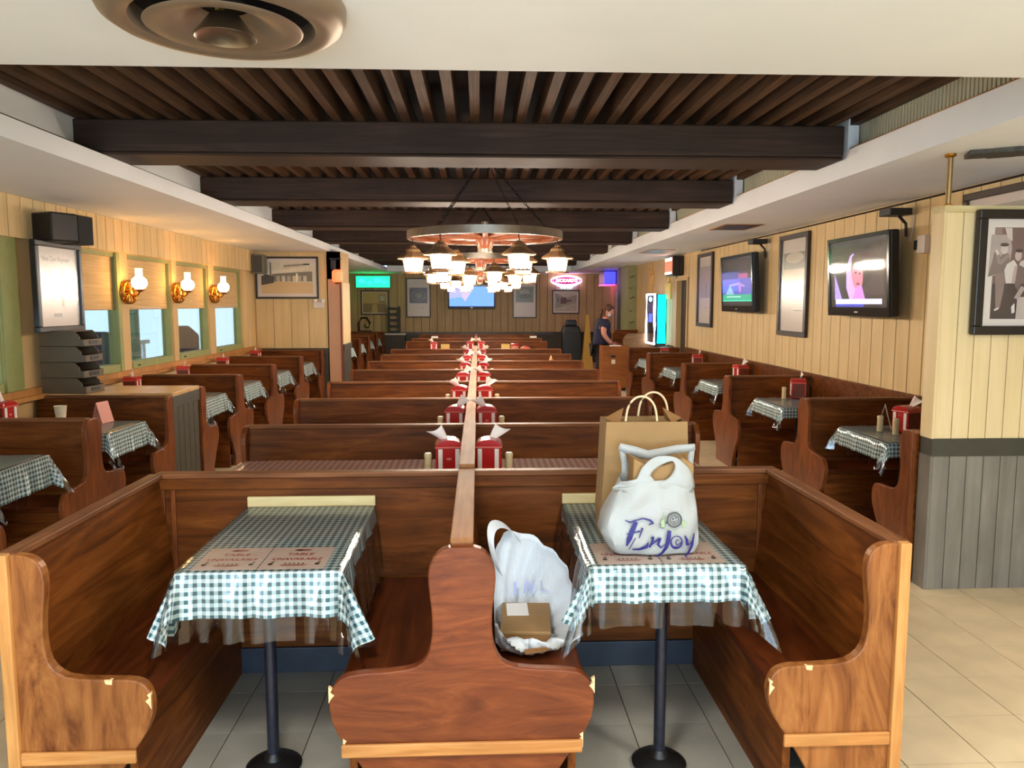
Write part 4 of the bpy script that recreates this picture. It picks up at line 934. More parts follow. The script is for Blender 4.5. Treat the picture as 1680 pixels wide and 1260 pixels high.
MB().prism(rect(-.24, .24, -.0 + .11, .30), 'y', -.227, -.225).build('display', glow('dim_violet_display', (52, 40, 60), .8), t)
b = MB(); b.box(.335, .362, -.165, -.02, -.45, .45); b.build('side_light', glow('cyan_side_light', (0, 226, 222), 2.6), t)
for p, lab, sc in (((XR - .012, 15.45, 2.16), 'tan carved horse head cut-out above the jukebox, left one', 1.0), ((XR - .012, 14.05, 1.98), 'yellow flame shaped cut-out above the jukebox, right one', .8)):
    t = thing('wall_cutout', lab, 'decoration', p, -90)
    pr = [(-.18, -.32), (-.22, -.1), (-.12, .05), (-.16, .2), (-.05, .16), (.02, .32), (.06, .18), (.2, .06), (.22, -.12), (.12, -.14), (.08, -.05), (.1, -.32)] if sc == 1 else [(-.22, -.3), (-.26, .0), (-.12, .1), (0, .34), (.10, .12), (.26, .02), (.24, -.3)]
    MB().prism([(x * sc, z * sc) for x, z in pr], 'y', -.025, 0).build('board', mat('ochre_cutout_' + ('a' if sc == 1 else 'b'), (206, 156, 84) if sc == 1 else (214, 186, 96), .6, 0, .15, 9), t, bevel=.004)
    MB().prism(ell(.05 * sc, .08 * sc, .03, .02, 8), 'y', -.028, -.0251).build('painted_mark', 'print_dark', t)
t = thing('red_lantern', 'small orange red lantern on a black bracket at the left partition corner', 'lamp', (-2.26, 12.56, 2.10))
MB().lathe([(.05, -.10), (.085, -.08), (.085, .07), (.05, .10)], (0, 0, 0), 12).build('shade', glow('orange_red_shade', (240, 96, 56), 1.6), t, smooth=True)
MB().box(-.10, -.02, -.04, .04, .10, .26).build('bracket', 'black', t, bevel=.01); MB().box(-.12, .06, -.03, .06, .26, .285).build('bracket_arm', 'black', t, bevel=.006)
MB().lathe([(0, -.10), (.05, -.10), (.04, -.125), (0, -.13)], (0, 0, 0), 10).build('base_cap', 'brass', t)
t = thing('emergency_light', 'white twin head emergency light below the diner picture', 'lamp', (-2.57, 12.607, 1.64))
MB().box(-.085, .085, -.06, 0, -.055, .045).build('housing', 'mat_board', t, bevel=.008)
for x in (-.05, .065): MB().lathe([(0, 0), (.03, .0), (.036, .02), (.034, .045), (0, .05)], (x, -.04, .045), 14).build('lamp_head', 'paper', t, smooth=True)
t = thing('wall_speaker', 'small grey speaker in the corner over the last left window', 'speaker', (XL + .16, 12.42, 2.28))
MB().box(-.10, .08, -.10, .12, -.15, .14).build('cabinet', mat('grey_green_speaker', (112, 108, 92), .6), t, bevel=.015); MB().box(-.08, .06, -.106, -.10, -.13, .12).build('grille', 'dado_rail', t)
t = thing('wall_speaker', 'black speaker hanging above the dark framed poster on the left wall', 'speaker', (XL + .26, 6.50, 2.265), 62)
MB().box(-.20, .03, -.10, .16, -.115, .115).build('cabinet', 'black', t, bevel=.015); MB().prism([(.03, -.10), (.22, -.02), (.22, .14), (.03, .16)], 'z', -.12, .11).build('grille', mat('black_speaker_grille', (26, 25, 25), .8, 0, .3, 90), t, bevel=.006)
MB().box(-.05, .05, .14, .24, -.02, .02).build('bracket', 'black', t)
t = thing('bin_rack', 'black wire rack with stacked trays on the far wall', 'rack', (-2.335, YF - .24, .84))
for x in (-.15, .15): MB().box(x - .012, x + .012, -.12, .12, 0, .72).build('upright', 'black', t)
for k in range(5):
    z = .02 + k * .16; m = MB(); m.box(-.14, .14, -.13, .13, z, z + .012); m.box(-.14, .14, -.15, -.13, z, z + .055); m.box(-.14, -.13, -.13, .13, z, z + .08); m.box(.13, .14, -.13, .13, z, z + .08)
    m.build('tray', 'black', t)
t = thing('side_stand', 'grey panelled stand under the black rack by the far wall', 'cabinet', (-2.335, YF - .24, 0))
MB().box(-.30, .30, -.18, .16, 0, .74).build('body', 'dado_dark', t); MB().box(-.31, .31, -.19, .16, .74, .80).build('band', 'frame_dark', t); MB().box(-.32, .32, -.20, .16, .80, .84).build('top', 'mat_board', t, bevel=.006)
for k in range(3): MB().box(-.29 + k * .2, -.105 + k * .2, -.19, -.18, .02, .73).build('front_board', 'dado_dark', t)
t = thing('iron_ornament', 'dark curled iron ornament on the rear left bench by the partition', 'ornament', (-3.02, 20.60, .922))
MB().tube([(-.15, 0, .0), (-.16, 0, .22), (-.08, 0, .36), (.06, 0, .36), (.14, 0, .22), (.10, 0, .10), (0, 0, .12), (0, 0, .2)], [.03, .03, .03, .03, .028, .024, .02, .015], 8).build('scroll', 'chain', t, smooth=True)
MB().box(-.18, .18, -.03, .03, 0, .03).build('foot', 'black', t)

# ------------------------------------------------------------------ person, cart, cone, trolley at the back
def skin(name, nodes, edges, m, parent, root=0, sub=2):
    me = bpy.data.meshes.new(name); me.from_pydata([n[0] for n in nodes], edges, []); me.materials.append(M[m] if isinstance(m, str) else m)
    o = bpy.data.objects.new(name, me); C.objects.link(o); o.parent = parent
    md = o.modifiers.new('skin', 'SKIN'); md.use_smooth_shade = True
    for i, n in enumerate(nodes):
        v = me.skin_vertices[0].data[i]; r_ = n[1]; v.radius = (r_, r_) if not isinstance(r_, tuple) else r_; v.use_root = (i == root)
    s = o.modifiers.new('sub', 'SUBSURF'); s.levels = sub; s.render_levels = sub
    return o
M['skin'] = mat('light_skin', (206, 142, 116), .5); M['navy_cloth'] = mat('navy_shirt_cloth', (28, 26, 54), .8, 0, .2, 20); M['dark_cloth'] = mat('dark_trouser_cloth', (20, 18, 22), .85)
M['hair'] = mat('auburn_hair', (84, 46, 26), .6, 0, .25, 40); M['plum'] = mat('plum_cloth', (66, 34, 62), .8)
px, py = 2.40, 15.14
t = thing('person', 'person in a dark navy shirt and white face mask leaning over the tan cart', 'person', (px, py, 0))
# one continuous body: 0 pelvis 1 waist 2 chest 3 neck base 4 neck 5 head ...; leaning forward (towards +x) and looking down
N_ = [((0, 0, .88), (.16, .13)), ((.02, 0, 1.02), (.155, .12)), ((.06, -.01, 1.20), (.165, .125)), ((.10, -.01, 1.345), (.10, .08)), ((.125, -.015, 1.41), .055),
      ((.03, .17, 1.30), .072), ((.06, .22, 1.08), .054), ((.20, .18, .93), .042), ((.27, .15, .885), .036),
      ((.05, -.17, 1.29), .072), ((.03, -.23, 1.07), .055), ((.13, -.21, .94), .042), ((.20, -.17, .872), .037),
      ((0, .09, .80), .105), ((.02, .10, .47), .068), ((0, .10, .10), .045), ((.10, .11, .04), .04),
      ((0, -.09, .80), .105), ((.03, -.10, .47), .068), ((.01, -.10, .10), .045), ((.11, -.11, .04), .04)]
E_ = [(0, 1), (1, 2), (2, 3), (3, 4), (2, 5), (5, 6), (6, 7), (7, 8), (2, 9), (9, 10), (10, 11), (11, 12), (0, 13), (13, 14), (14, 15), (15, 16), (0, 17), (17, 18), (18, 19), (19, 20)]
body = skin('body', N_, E_, 'skin', t)
shirt = skin('shirt', [((0, 0, .80), (.20, .17)), ((.01, 0, .92), (.20, .172)), ((.02, 0, 1.03), (.198, .168)), ((.06, -.01, 1.20), (.205, .168)), ((.098, -.011, 1.352), (.130, .118)), ((.03, .17, 1.30), .088), ((.05, .215, 1.15), .078), ((.05, -.17, 1.29), .088), ((.035, -.22, 1.15), .078)],
             [(0, 1), (1, 2), (2, 3), (3, 4), (3, 5), (5, 6), (3, 7), (7, 8)], 'navy_cloth', t)
trs = skin('trousers', [((0, 0, .86), (.185, .16)), ((0, .09, .78), .125), ((.02, .10, .47), .085), ((0, .10, .10), .066), ((0, -.09, .78), .118), ((.03, -.10, .47), .085), ((.01, -.10, .10), .066)], [(0, 1), (1, 2), (2, 3), (0, 4), (4, 5), (5, 6)], 'dark_cloth', t)
for nm, s in (('shoe', 1), ('shoe', -1)): MB().lathe([(0, 0), (.055, 0), (.058, .03), (.045, .07), (0, .08)], (.07, s * .105, .001), 14, 0, 2.1, .85).build(nm, 'black', t, smooth=True)
hx, hy, hz = .165, -.03, 1.515
hd = MB()
for_prof = [(0, -.115), (.035, -.112), (.058, -.09), (.070, -.055), (.078, -.01), (.080, .03), (.074, .07), (.05, .105), (.02, .118), (0, .12)]
hd.lathe(for_prof, (0, 0, 0), 20, 0, 1.12, .95)
hd.tube([(.078, 0, .012), (.096, 0, -.016), (.084, 0, -.026)], [.010, .013, .010], 6)
for s in (-1, 1): hd.lathe([(0, -.03), (.014, -.02), (.016, .01), (0, .03)], (-.005, s * .078, -.005), 8, 0, 1, .5)
ho = hd.build('head', 'skin', t, smooth=True, loc=(hx, hy, hz)); ho.rotation_euler = (0, R(26), R(-38))
for s in (-1, 1): MB().lathe([(0, -.008), (.010, -.004), (.010, .004), (0, .008)], (.080, s * .030, .022), 10).build('eye', 'frame_black', ho, smooth=True)
hr = MB(); hr.lathe([(.080, .0), (.087, .04), (.080, .085), (.055, .118), (0, .132)], (-.012, 0, .0), 20, 0, 1.12, 1.0); hr.lathe([(0, -.11), (.05, -.10), (.062, -.04), (.075, .02), (.05, .07), (0, .08)], (-.045, 0, -.01), 14, 0, .9, 1.2)
hr.tube([(-.10, 0, .0), (-.135, 0, -.06), (-.125, 0, -.16), (-.10, 0, -.22)], [.03, .036, .028, .008], 8)
hr.build('hair', 'hair', ho, smooth=True)
MB().grid(lambda u, v: (.074 + .030 * math.cos((u - .5) * 2.6) * (1 - .6 * (v - .5) ** 2) - .028, .078 * math.sin((u - .5) * 2.7), -.085 + .075 * v), 8, 5).build('face_mask', 'paper', ho, smooth=True, solid=.003)
def hand(parent, p, yaw, m='skin'):
    b = MB(); b.lathe([(0, -.04), (.024, -.036), (.034, -.005), (.036, .03), (.03, .045), (0, .048)], (0, 0, 0), 10, 0, 1, .45)
    for k, (dx, ln) in enumerate(((-.026, .055), (-.009, .066), (.009, .062), (.026, .048))):
        b.tube([(dx, 0, .036), (dx * 1.05, -.006, .04 + ln * .5), (dx * 1.05, -.024, .04 + ln * .92)], [.0085, .008, .006], 6)
    b.tube([(.028, -.004, -.012), (.05, -.012, .012), (.054, -.024, .036)], [.010, .009, .007], 6)
    o = b.build('hand', m, parent, smooth=True, loc=p); o.rotation_euler = (R(96), 0, R(yaw)); return o
hand(t, (.305, .135, .883), 70); hand(t, (.235, -.150, .868), 70)
t = thing('service_cart', 'tan wooden cart with a hand hole and a paper strip beside the person', 'cart', (2.59, 14.5, 0))
MB().prism([(-.25, .06), (.25, .06), (.25, .85), (.235, .87), (-.235, .87), (-.25, .85)], 'y', -.02, .0).build('front_board', 'cart', t, bevel=.004)
MB().box(-.24, -.215, 0, .42, .06, .86).build('side_board', 'cart', t); MB().box(.215, .24, 0, .42, .06, .86).build('side_board', 'cart', t); MB().box(-.24, .24, .40, .42, .06, .60).build('rear_board', 'cart', t)
MB().box(-.235, .235, 0, .42, .10, .12).build('floor_board', 'cart', t); MB().prism(ell(-.04, .66, .05, .022, 16), 'y', -.0245, -.02).build('hand_hole', 'black', t); MB().box(-.11, .11, -.022, .02, .855, .875).build('paper_strip', 'paper', t)
MB().box(-.07, .0, -.0225, -.02, .52, .60).build('label_plate', 'mat_board', t)
for x in (-.19, .19):
    for y in (.05, .36): MB().tube([(x - .015, y, .03), (x + .015, y, .03)], .03, 12).build('wheel', 'black', t)
t = thing('floor_cone', 'tall narrow yellow safety cone standing beside the person', 'cone', (2.62, 18.5, 0))
M['cone'] = mat('dull_yellow_plastic', (178, 136, 54), .5, 0, .08, 8)
MB().lathe([(.21, .03), (.20, .06), (.16, .35), (.045, 1.36), (.035, 1.40), (0, 1.40)], (0, 0, 0), 4, 0, 1, 1, PI / 4).build('body', 'cone', t); MB().box(-.20, .20, -.20, .20, 0, .03).build('base', 'cone', t, bevel=.006)
MB().lathe([(.062, 1.16), (.042, 1.34)], (0, 0, 0), 4, 0, 1, 1, PI / 4).build('pale_tip', 'cream_plastic', t)
t = thing('folded_trolley', 'tall black covered trolley against the far wall by the cone', 'trolley', (2.30, 19.0, 0))
MB().prism([(-.24, .10), (.26, .10), (.24, .9), (.16, 1.12), (-.20, 1.12), (-.25, .95)], 'y', -.18, .22).build('body', 'black', t, bevel=.03)
MB().prism([(-.16, 1.12), (.12, 1.12), (.10, 1.26), (-.13, 1.26)], 'y', -.12, .12).build('top_box', 'black', t, bevel=.02)
MB().tube([(-.18, -.19, .98), (.12, -.19, 1.0)], .012, 6).build('handle_bar', 'pole_grey', t)
for x in (-.2, .2):
    for y in (-.12, .15): MB().tube([(x - .02, y, .05), (x + .02, y, .05)], .05, 14).build('wheel', 'black', t)
# ------------------------------------------------------------------ counter cabinet and bins on the left
t = thing('counter_cabinet', 'grey boarded counter cabinet with blond wooden top between two left benches', 'cabinet', (-2.99, 6.68, 0))
MB().box(-.57, .46, -.295, .295, 0, .90).build('body', 'gap', t)
for k in range(5): MB().box(.46, .472, -.29 + k * .117, -.29 + k * .117 + .110, .0, .80).build('side_board', 'dado_dark', t, bevel=.003)
MB().box(.46, .482, -.30, .30, .80, .90).build('side_rail', 'dado_rail', t, bevel=.003)
for k in range(3): MB().box(-.57 + k * .352, -.57 + k * .352 + .348, -.30, .30, .90, .93).build('top_plank', 'counter', t, bevel=.003)
bn = None
for k in range(4):
    lab = 'dark grey bin on the counter cabinet, %s of four' % ('bottom', 'second from the bottom', 'second from the top', 'top')[k]
    p = (-3.36, 6.50, .931 + k * .128)
    if bn is None:
        bn = thing('storage_bin', lab, 'bin', p, 86, 'stacked grey storage bins')
        m = MB(); m.box(-.13, .13, -.18, .18, 0, .006); sp_ = [(-.18, 0), (.18, 0), (.18, .124), (-.11, .124), (-.15, .085), (-.155, .06), (-.185, .055)]
        m.prism(sp_, 'x', -.136, -.128); m.prism(sp_, 'x', .128, .136)
        m.box(-.13, .13, .172, .18, 0, .124); m.box(-.13, .13, -.186, -.178, 0, .055); m.box(-.14, .14, -.10, .184, .116, .126)
        m.build('body', mat('dark_olive_grey_plastic', (92, 76, 56), .5, 0, .1, 8), bn, bevel=.003)
        MB().box(-.06, .06, -.190, -.186, .015, .045).build('label_slot', 'black', bn); MB().box(-.115, .115, -.16, .16, .008, .05).build('contents', 'frame_dark', bn)
    else: dup(bn, p, 86 + (-3, 2, 0)[k - 1], lab)

# ------------------------------------------------------------------ ceiling fittings
t = thing('ceiling_diffuser', 'large round metal air diffuser in the front soffit', 'air vent', (-.705, 2.275, 2.49))
MB().lathe([(.0, -.003), (.30, -.003)], (0, 0, 0), 40).build('duct_dark_disc', 'deck', t)  # solid dark disc painted for the shade inside the duct
MB().lathe([(.335, 0), (.334, -.022), (.322, -.045), (.295, -.062), (.262, -.066), (.246, -.058), (.240, -.03), (.24, -.004)], (0, 0, 0), 56).build('outer_ring', M.setdefault('bronze', mat('bronzed_aluminium', (172, 156, 138), .42, .75, .05, 12)), t, smooth=True)
MB().lathe([(.205, -.062), (.212, -.066), (.205, -.070), (.16, -.066), (.11, -.048), (.075, -.018), (.066, -.008)], (0, 0, 0), 48).build('middle_cone', 'bronze', t, smooth=True)
MB().lathe([(.04, -.03), (.055, -.05), (.080, -.082), (.086, -.090), (.082, -.092), (.06, -.072), (.0, -.066)], (0, 0, 0), 36).build('inner_cone', 'steel', t, smooth=True)
m = MB(); m.tube([(-.02, .02, -.004), (0, 0, -.05)], .012, 8); m.tube([(-.12, .18, -.02), (.02, .16, -.03), (.12, .15, -.028), (.17, .12, -.022)], .010, 6); m.build('mounting_bracket', mat('yellowed_bracket', (196, 186, 120), .5), t)
for x, y, w_, l, lab in ((2.80, 8.4, .42, .62, 'dark slotted ceiling vent in the right soffit near the large screen'), (2.84, 12.3, .40, .9, 'dark ceiling vent in the right soffit near the doorway')):
    t = thing('ceiling_vent', lab, 'air vent', (x, y, ZC), 0, 'vents in the right soffit')
    MB().box(-w_ / 2, w_ / 2, -l / 2, l / 2, -.006, 0).build('frame', 'pale_wood', t)
    MB().box(-w_ / 2 + .03, w_ / 2 - .03, -l / 2 + .03, l / 2 - .03, -.008, -.006).build('opening', 'frame_dark', t)
t = thing('ceiling_vent', 'ragged dark slot vent in the soffit above the right half partition', 'air vent', (2.98, 4.12, ZC), -26)
rnd = random.Random(4)
for k in range(6):
    m = MB(); x0 = -.30 + k * .11
    m.prism([(x0, -.085 - rnd.random() * .02), (x0 + .125, -.085 - rnd.random() * .02), (x0 + .12, .075 + rnd.random() * .02), (x0 - .01, .08 + rnd.random() * .02)], 'z', -.022 - rnd.random() * .012, 0)
    m.build('flap', M.setdefault('ragged', mat('ragged_dark_grey_lining', (74, 70, 62), .8, 0, .35, 24)), t)
t = thing('brass_pole', 'slim brass pole between the half partition top and the soffit', 'pole', (2.635, 4.29, 2.20))
MB().tube([(0, 0, .004), (0, 0, .278)], .015, 14).build('tube', 'dull_brass', t, smooth=True); MB().lathe([(0, 0), (.026, 0), (.026, .01), (.016, .016)], (0, 0, 0), 16).build('flange', 'brass', t)
MB().lathe([(.016, .268), (.030, .278), (.030, .289), (0, .289)], (0, 0, 0), 16).build('flange', 'brass', t)

# ------------------------------------------------------------------ takeaway bags
t = thing('paper_bag', 'tall brown kraft paper bag with twisted handles behind the white bag', 'bag', (.632, 2.915, .772))
wd, dp, hh = .155, .075, .445
m = MB()
def kr(s, z, bul=0.0): return [(-wd * s - bul, -dp, z), (wd * s + bul, -dp, z), (wd * s + bul * .5, 0, z), (wd * s + bul, dp, z), (-wd * s - bul, dp, z), (-wd * s - bul * .5, 0, z)]
rings = [kr(1.06, 0), kr(1.07, .10, .004), kr(1.03, .25, .002), kr(.99, hh)]
vs_ = [p for r_ in rings for p in r_]; n = 6
m.add(vs_, [(i * n + j, i * n + (j + 1) % n, (i + 1) * n + (j + 1) % n, (i + 1) * n + j) for i in range(3) for j in range(n)] + [(0, 1, 2, 3, 4, 5)])
m.build('bag_body', 'kraft', t, solid=.0015, bevel=0)
MB().box(-.15, .15, -dp + .006, -dp + .0075, hh - .05, hh - .002).build('folded_rim', 'kraft_dark', t)
for s in (-1, 1): MB().add([(s * .10, -.06, hh - .01), (s * .15, 0, hh + .004), (s * .10, .06, hh - .01), (s * .075, 0, hh + .045)], [(0, 1, 3), (1, 2, 3), (2, 0, 3)]).build('inner_fold', 'kraft_dark', t)
for yy, dx in ((-dp + .008, -.02), (dp - .008, .055)):
    MB().tube([(dx - .058 * math.cos(a) * (1 if abs(math.cos(a)) < .99 else 1.03), yy, hh + .002 + .094 * math.sin(a) ** .8 if 0 < a < PI else hh + .002) for a in [PI * k / 16 for k in range(17)]], .0042, 8).build('handle', 'cord', t, smooth=True)
    continue
    MB().tube([(dx - .062, yy, hh - .03), (dx - .058, yy, hh + .03), (dx - .04, yy, hh + .072), (dx, yy, hh + .094), (dx + .04, yy, hh + .072), (dx + .054, yy, hh + .03), (dx + .056, yy, hh - .03)], .0042, 8).build('handle', 'cord', t, smooth=True)
t = thing('plastic_bag', 'white plastic carrier bag printed Enjoy standing on the right front table', 'bag', (.62, 2.70, .772))
bx, by = .62, 2.70
KEY = [(0, -.145, .160, .070), (.03, -.165, .166, .084), (.08, -.188, .164, .088), (.13, -.178, .160, .086), (.19, -.150, .155, .080), (.25, -.118, .148, .072), (.262, -.112, .146, .070)]
def ring_at(z):
    for a, b_ in zip(KEY, KEY[1:]):
        if z <= b_[0]: f = (z - a[0]) / (b_[0] - a[0]); return [a[i] + (b_[i] - a[i]) * f for i in (1, 2, 3)]
    return list(KEY[-1][1:])
def wob(th, z): return .004 * math.sin(3 * th + 30 * z) + .003 * math.sin(7 * th - 44 * z) + .002 * math.sin(13 * th + 15 * z)
def sup(th, x0, x1, ry, z, n_=4.2):
    c_, s_ = math.cos(th), math.sin(th); k = (abs(c_) ** n_ + abs(s_) ** n_) ** (-1 / n_)
    return ((x0 + x1) / 2 + (x1 - x0) / 2 * k * c_, ry * k * s_ - (wob(th, z) if s_ < 0 and abs(c_) < .7 else wob(th, z) * 2))
m = MB(); NT = 64; ZS = [0, .004, .012, .03, .05, .08, .105, .13, .16, .19, .22, .25, .262]
vs_ = []
for z in ZS:
    x0, x1, ry = ring_at(z); sc = .93 if z == 0 else 1
    for j in range(NT):
        p = sup(2 * PI * j / NT, x0 * sc, x1 * sc, ry * sc, z); vs_.append((p[0], p[1], z + (.0 if z < .25 else .008 * math.sin(6 * PI * j / NT))))
m.add(vs_, [(i * NT + j, i * NT + (j + 1) % NT, (i + 1) * NT + (j + 1) % NT, (i + 1) * NT + j) for i in range(len(ZS) - 1) for j in range(NT)] + [tuple(range(NT))])
m.build('bag_body', 'film', t, smooth=True)
def ribbon(pts, y, m_='film', nm='handle', yf=None, seg=5):
    P = []
    for (a, b_) in zip(pts, pts[1:]):
        for k in range(seg): f = k / seg; P.append([a[i] + (b_[i] - a[i]) * f for i in range(3)])
    P.append(list(pts[-1])); L, Q = [], []
    for i, p in enumerate(P):
        q = P[min(i + 1, len(P) - 1)]; o_ = P[max(i - 1, 0)]; dx, dz = q[0] - o_[0], q[1] - o_[1]; l = math.hypot(dx, dz) or 1
        nx, nz = -dz / l, dx / l; L.append((p[0] + nx * p[2], p[1] + nz * p[2])); Q.append((p[0] - nx * p[2], p[1] - nz * p[2]))
    return L, Q
def ribbon_mesh(mb, pts, yfn, mi=0, seg=5):
    L, Q = ribbon(pts, 0, seg=seg); n_ = len(L)
    mb.add([(x, yfn(x, z), z) for x, z in L] + [(x, yfn(x, z), z) for x, z in Q], [(i, i + 1, n_ + i + 1, n_ + i) for i in range(n_ - 1)], mi)
m = MB(); ribbon_mesh(m, [(-.078, .22, .016), (-.084, .30, .012), (-.098, .368, .010)], lambda x, z: .070); ribbon_mesh(m, [(-.106, .366, .013), (-.05, .348, .018), (.0, .332, .018), (.05, .340, .019), (.11, .354, .016), (.176, .362, .012)], lambda x, z: .066)
ribbon_mesh(m, [(.168, .37, .010), (.160, .30, .012), (.158, .22, .016)], lambda x, z: .070)
m.build('rear_handle', 'film', t, smooth=True, solid=.001)
b = MB(); b.prism([(-.078, .02), (.14, .02), (.142, .32), (.10, .345), (.03, .318), (-.03, .322), (-.076, .345)], 'y', -.05, .055); b.build('inner_paper_bag', 'kraft', t, bevel=.008)
def fy(x, z):
    x0, x1, ry = ring_at(max(0, min(z, .262))); u = max(-.97, min(.97, (x - (x0 + x1) / 2) / ((x1 - x0) / 2))); s_ = (1 - abs(u) ** 4.2) ** (1 / 4.2); return -ry * s_ - .0095
OUT = [(-.146, .232), (-.132, .250), (-.116, .263), (-.072, .270), (-.046, .318), (-.002, .350), (.062, .352), (.105, .325), (.134, .288), (.146, .232), (.10, .220), (.03, .216), (-.06, .220)]
INN = [(-.004, .270), (-.011, .277), (-.017, .284), (-.019, .291), (-.006, .307), (.020, .322), (.054, .336), (.066, .329), (.067, .311), (.056, .289), (.045, .277), (.025, .267), (.008, .266)]
def closed(tab, u):
    n_ = len(tab); f = u * n_; i = int(f) % n_; f -= int(f); p = [tab[(i + k - 1) % n_] for k in range(4)]
    return [.5 * (2 * p[1][c] + (-p[0][c] + p[2][c]) * f + (2 * p[0][c] - 5 * p[1][c] + 4 * p[2][c] - p[3][c]) * f * f + (-p[0][c] + 3 * p[1][c] - 3 * p[2][c] + p[3][c]) * f ** 3) for c in (0, 1)]
def fsheet(u, v):
    a, b_ = closed(OUT, u % 1.0), closed(INN, u % 1.0); x = a[0] + (b_[0] - a[0]) * v; z = a[1] + (b_[1] - a[1]) * v
    return (x, fy(x, min(z, .25)) + .017 - .011 * min(1, max(0, (z - .222) / .04)) + max(0, z - .25) * .16 - .003 * math.sin(60 * x + 30 * z) * (z > .24), z)
m = MB(); m.grid(fsheet, 78, 6); m.build('front_handle', 'film', t, smooth=True, solid=.0008)
def cv(px, py, wd_=0): return ((px - 200) * .000502 - .149, (1195 - py) * .000501 - .002, wd_ * .000251)
m = MB()
STK = [[(275, 925, 6), (310, 938, 12), (350, 925, 10), (400, 912, 10), (450, 925, 14), (472, 945, 16), (440, 957, 6)], [(352, 935, 30), (325, 1000, 36), (305, 1060, 36), (290, 1110, 10)],
       [(285, 1022, 6), (330, 1015, 8), (380, 1000, 12)], [(398, 978, 16), (375, 1052, 5)], [(330, 1135, 8), (380, 1135, 16), (430, 1115, 26), (440, 1085, 8)], [(308, 1135, 6), (350, 1050, 6)],
       [(455, 1055, 6), (474, 1045, 18), (468, 1080, 18), (450, 1122, 14)], [(455, 1112, 6), (500, 1070, 14), (522, 1055, 22), (510, 1100, 18), (532, 1125, 10), (558, 1098, 5)],
       [(587, 1000, 28), (582, 1060, 30), (570, 1120, 26), (545, 1170, 16), (500, 1198, 4)], [(640 + 40 * math.cos(a), 1085 + 44 * math.sin(a), 12 + 5 * math.sin(a)) for a in [2 * PI * k / 16 for k in range(17)]],
       [(650 + (20 - k) * math.cos(k * .6), 1085 + (24 - k) * math.sin(k * .6), 7) for k in range(10)], [(700, 1040, 8), (716, 1075, 22), (716, 1108, 18), (742, 1105, 8), (766, 1062, 10)], [(770, 1028, 8), (757, 1110, 22), (732, 1180, 18), (688, 1232, 4)]]
for s in STK: ribbon_mesh(m, [cv(*p) for p in s], fy, 0, 4)
for r_, w_ in ((52, 7), (44, 4), (30, 5)): ribbon_mesh(m, [cv(622 + r_ * math.cos(a), 925 + r_ * math.sin(a), w_) for a in [2 * PI * k / 20 for k in range(21)]], fy, 1, 1)
ribbon_mesh(m, [cv(*p) for p in [(612, 912, 12), (612, 922, 12)]], fy, 1, 1); ribbon_mesh(m, [cv(*p) for p in [(632, 908, 10), (632, 916, 10)]], fy, 1, 1); ribbon_mesh(m, [cv(*p) for p in [(606, 934, 4), (622, 942, 6), (640, 930, 4)]], fy, 1, 3)
ribbon_mesh(m, [cv(*p) for p in [(552, 872, 4), (548, 905, 8), (540, 935, 26), (536, 978, 28)]], fy, 2, 2); ribbon_mesh(m, [cv(*p) for p in [(552, 900, 4), (528, 950, 4), (522, 978, 6), (548, 980, 6)]], fy, 1, 2)
ribbon_mesh(m, [cv(*p) for p in [(690, 932, 30), (692, 978, 26)]], fy, 2, 2); ribbon_mesh(m, [cv(*p) for p in [(570, 935, 16), (560, 955, 4)]], fy, 1, 2); ribbon_mesh(m, [cv(*p) for p in [(585, 985, 5), (625, 1010, 6), (660, 985, 5)]], fy, 2, 2)
m.build('printed_lettering', ['ink', 'ink_black', 'ink_green'], t)

t = thing('plastic_bag', 'open white plastic bag slumped on the reddish bench seat', 'bag', (.17, 2.72, .437))
RIM = [(-90, -.005, -.195, .078), (-60, .085, -.180, .066), (-30, .170, -.105, .050), (0, .212, .030, .085), (30, .170, .135, .195), (60, .10, .195, .275), (90, .01, .205, .325), (120, -.07, .18, .335), (150, -.125, .10, .255), (180, -.132, .0, .16), (210, -.120, -.10, .10), (240, -.08, -.175, .080)]
BASE = [(a, .80 * (.13 * math.cos(R(a))) - .0, .95 * (.16 * math.sin(R(a))), 0) for a, *_ in RIM]
def ringpt(tab, u):
    n_ = len(tab); f = u * n_; i = int(f) % n_; f -= int(f); p = [tab[(i + k - 1) % n_] for k in range(4)]
    return [.5 * (2 * p[1][c] + (-p[0][c] + p[2][c]) * f + (2 * p[0][c] - 5 * p[1][c] + 4 * p[2][c] - p[3][c]) * f * f + (-p[0][c] + 3 * p[1][c] - 3 * p[2][c] + p[3][c]) * f ** 3) for c in (1, 2, 3)]
def bag2(u, v):
    a, b_ = ringpt(BASE, u % 1.0), ringpt(RIM, u % 1.0); bul = math.sin(PI * v) * .025
    rr = math.hypot(b_[0], b_[1]) or 1; e = v ** 1.0
    wv = .010 * math.sin(2 * PI * (u * 9) + 6 * v) * v + .007 * math.sin(2 * PI * u * 17 + 9 * v)
    f = min(1, v * 1.15)
    x = a[0] + (b_[0] - a[0]) * f + b_[0] / rr * (bul + wv); y = a[1] + (b_[1] - a[1]) * f + b_[1] / rr * (bul + wv)
    return (max(x, -.118 + .02 * max(0, .15 - b_[2] * v)), y, .003 + b_[2] * e + .004 * math.sin(2 * PI * u * 13) * v)
m = MB(); m.grid(bag2, 72, 12); bs = [bag2(k / 72, 0) for k in range(72)]; m.add(bs, [tuple(range(72))])
m.build('bag_body', 'film_bright', t, smooth=True, solid=.0012)
m = MB(); hp = [(-.02, .185, .30), (-.06, .165, .37), (-.11, .12, .405), (-.138, .08, .40), (-.142, .05, .35), (-.120, .05, .26), (-.10, .06, .22)]
L_ = []; Q_ = []
for i, p in enumerate(hp): L_.append((p[0] - .004, p[1], p[2] + .012)); Q_.append((p[0] + .024, p[1] - .01, p[2] - .020))
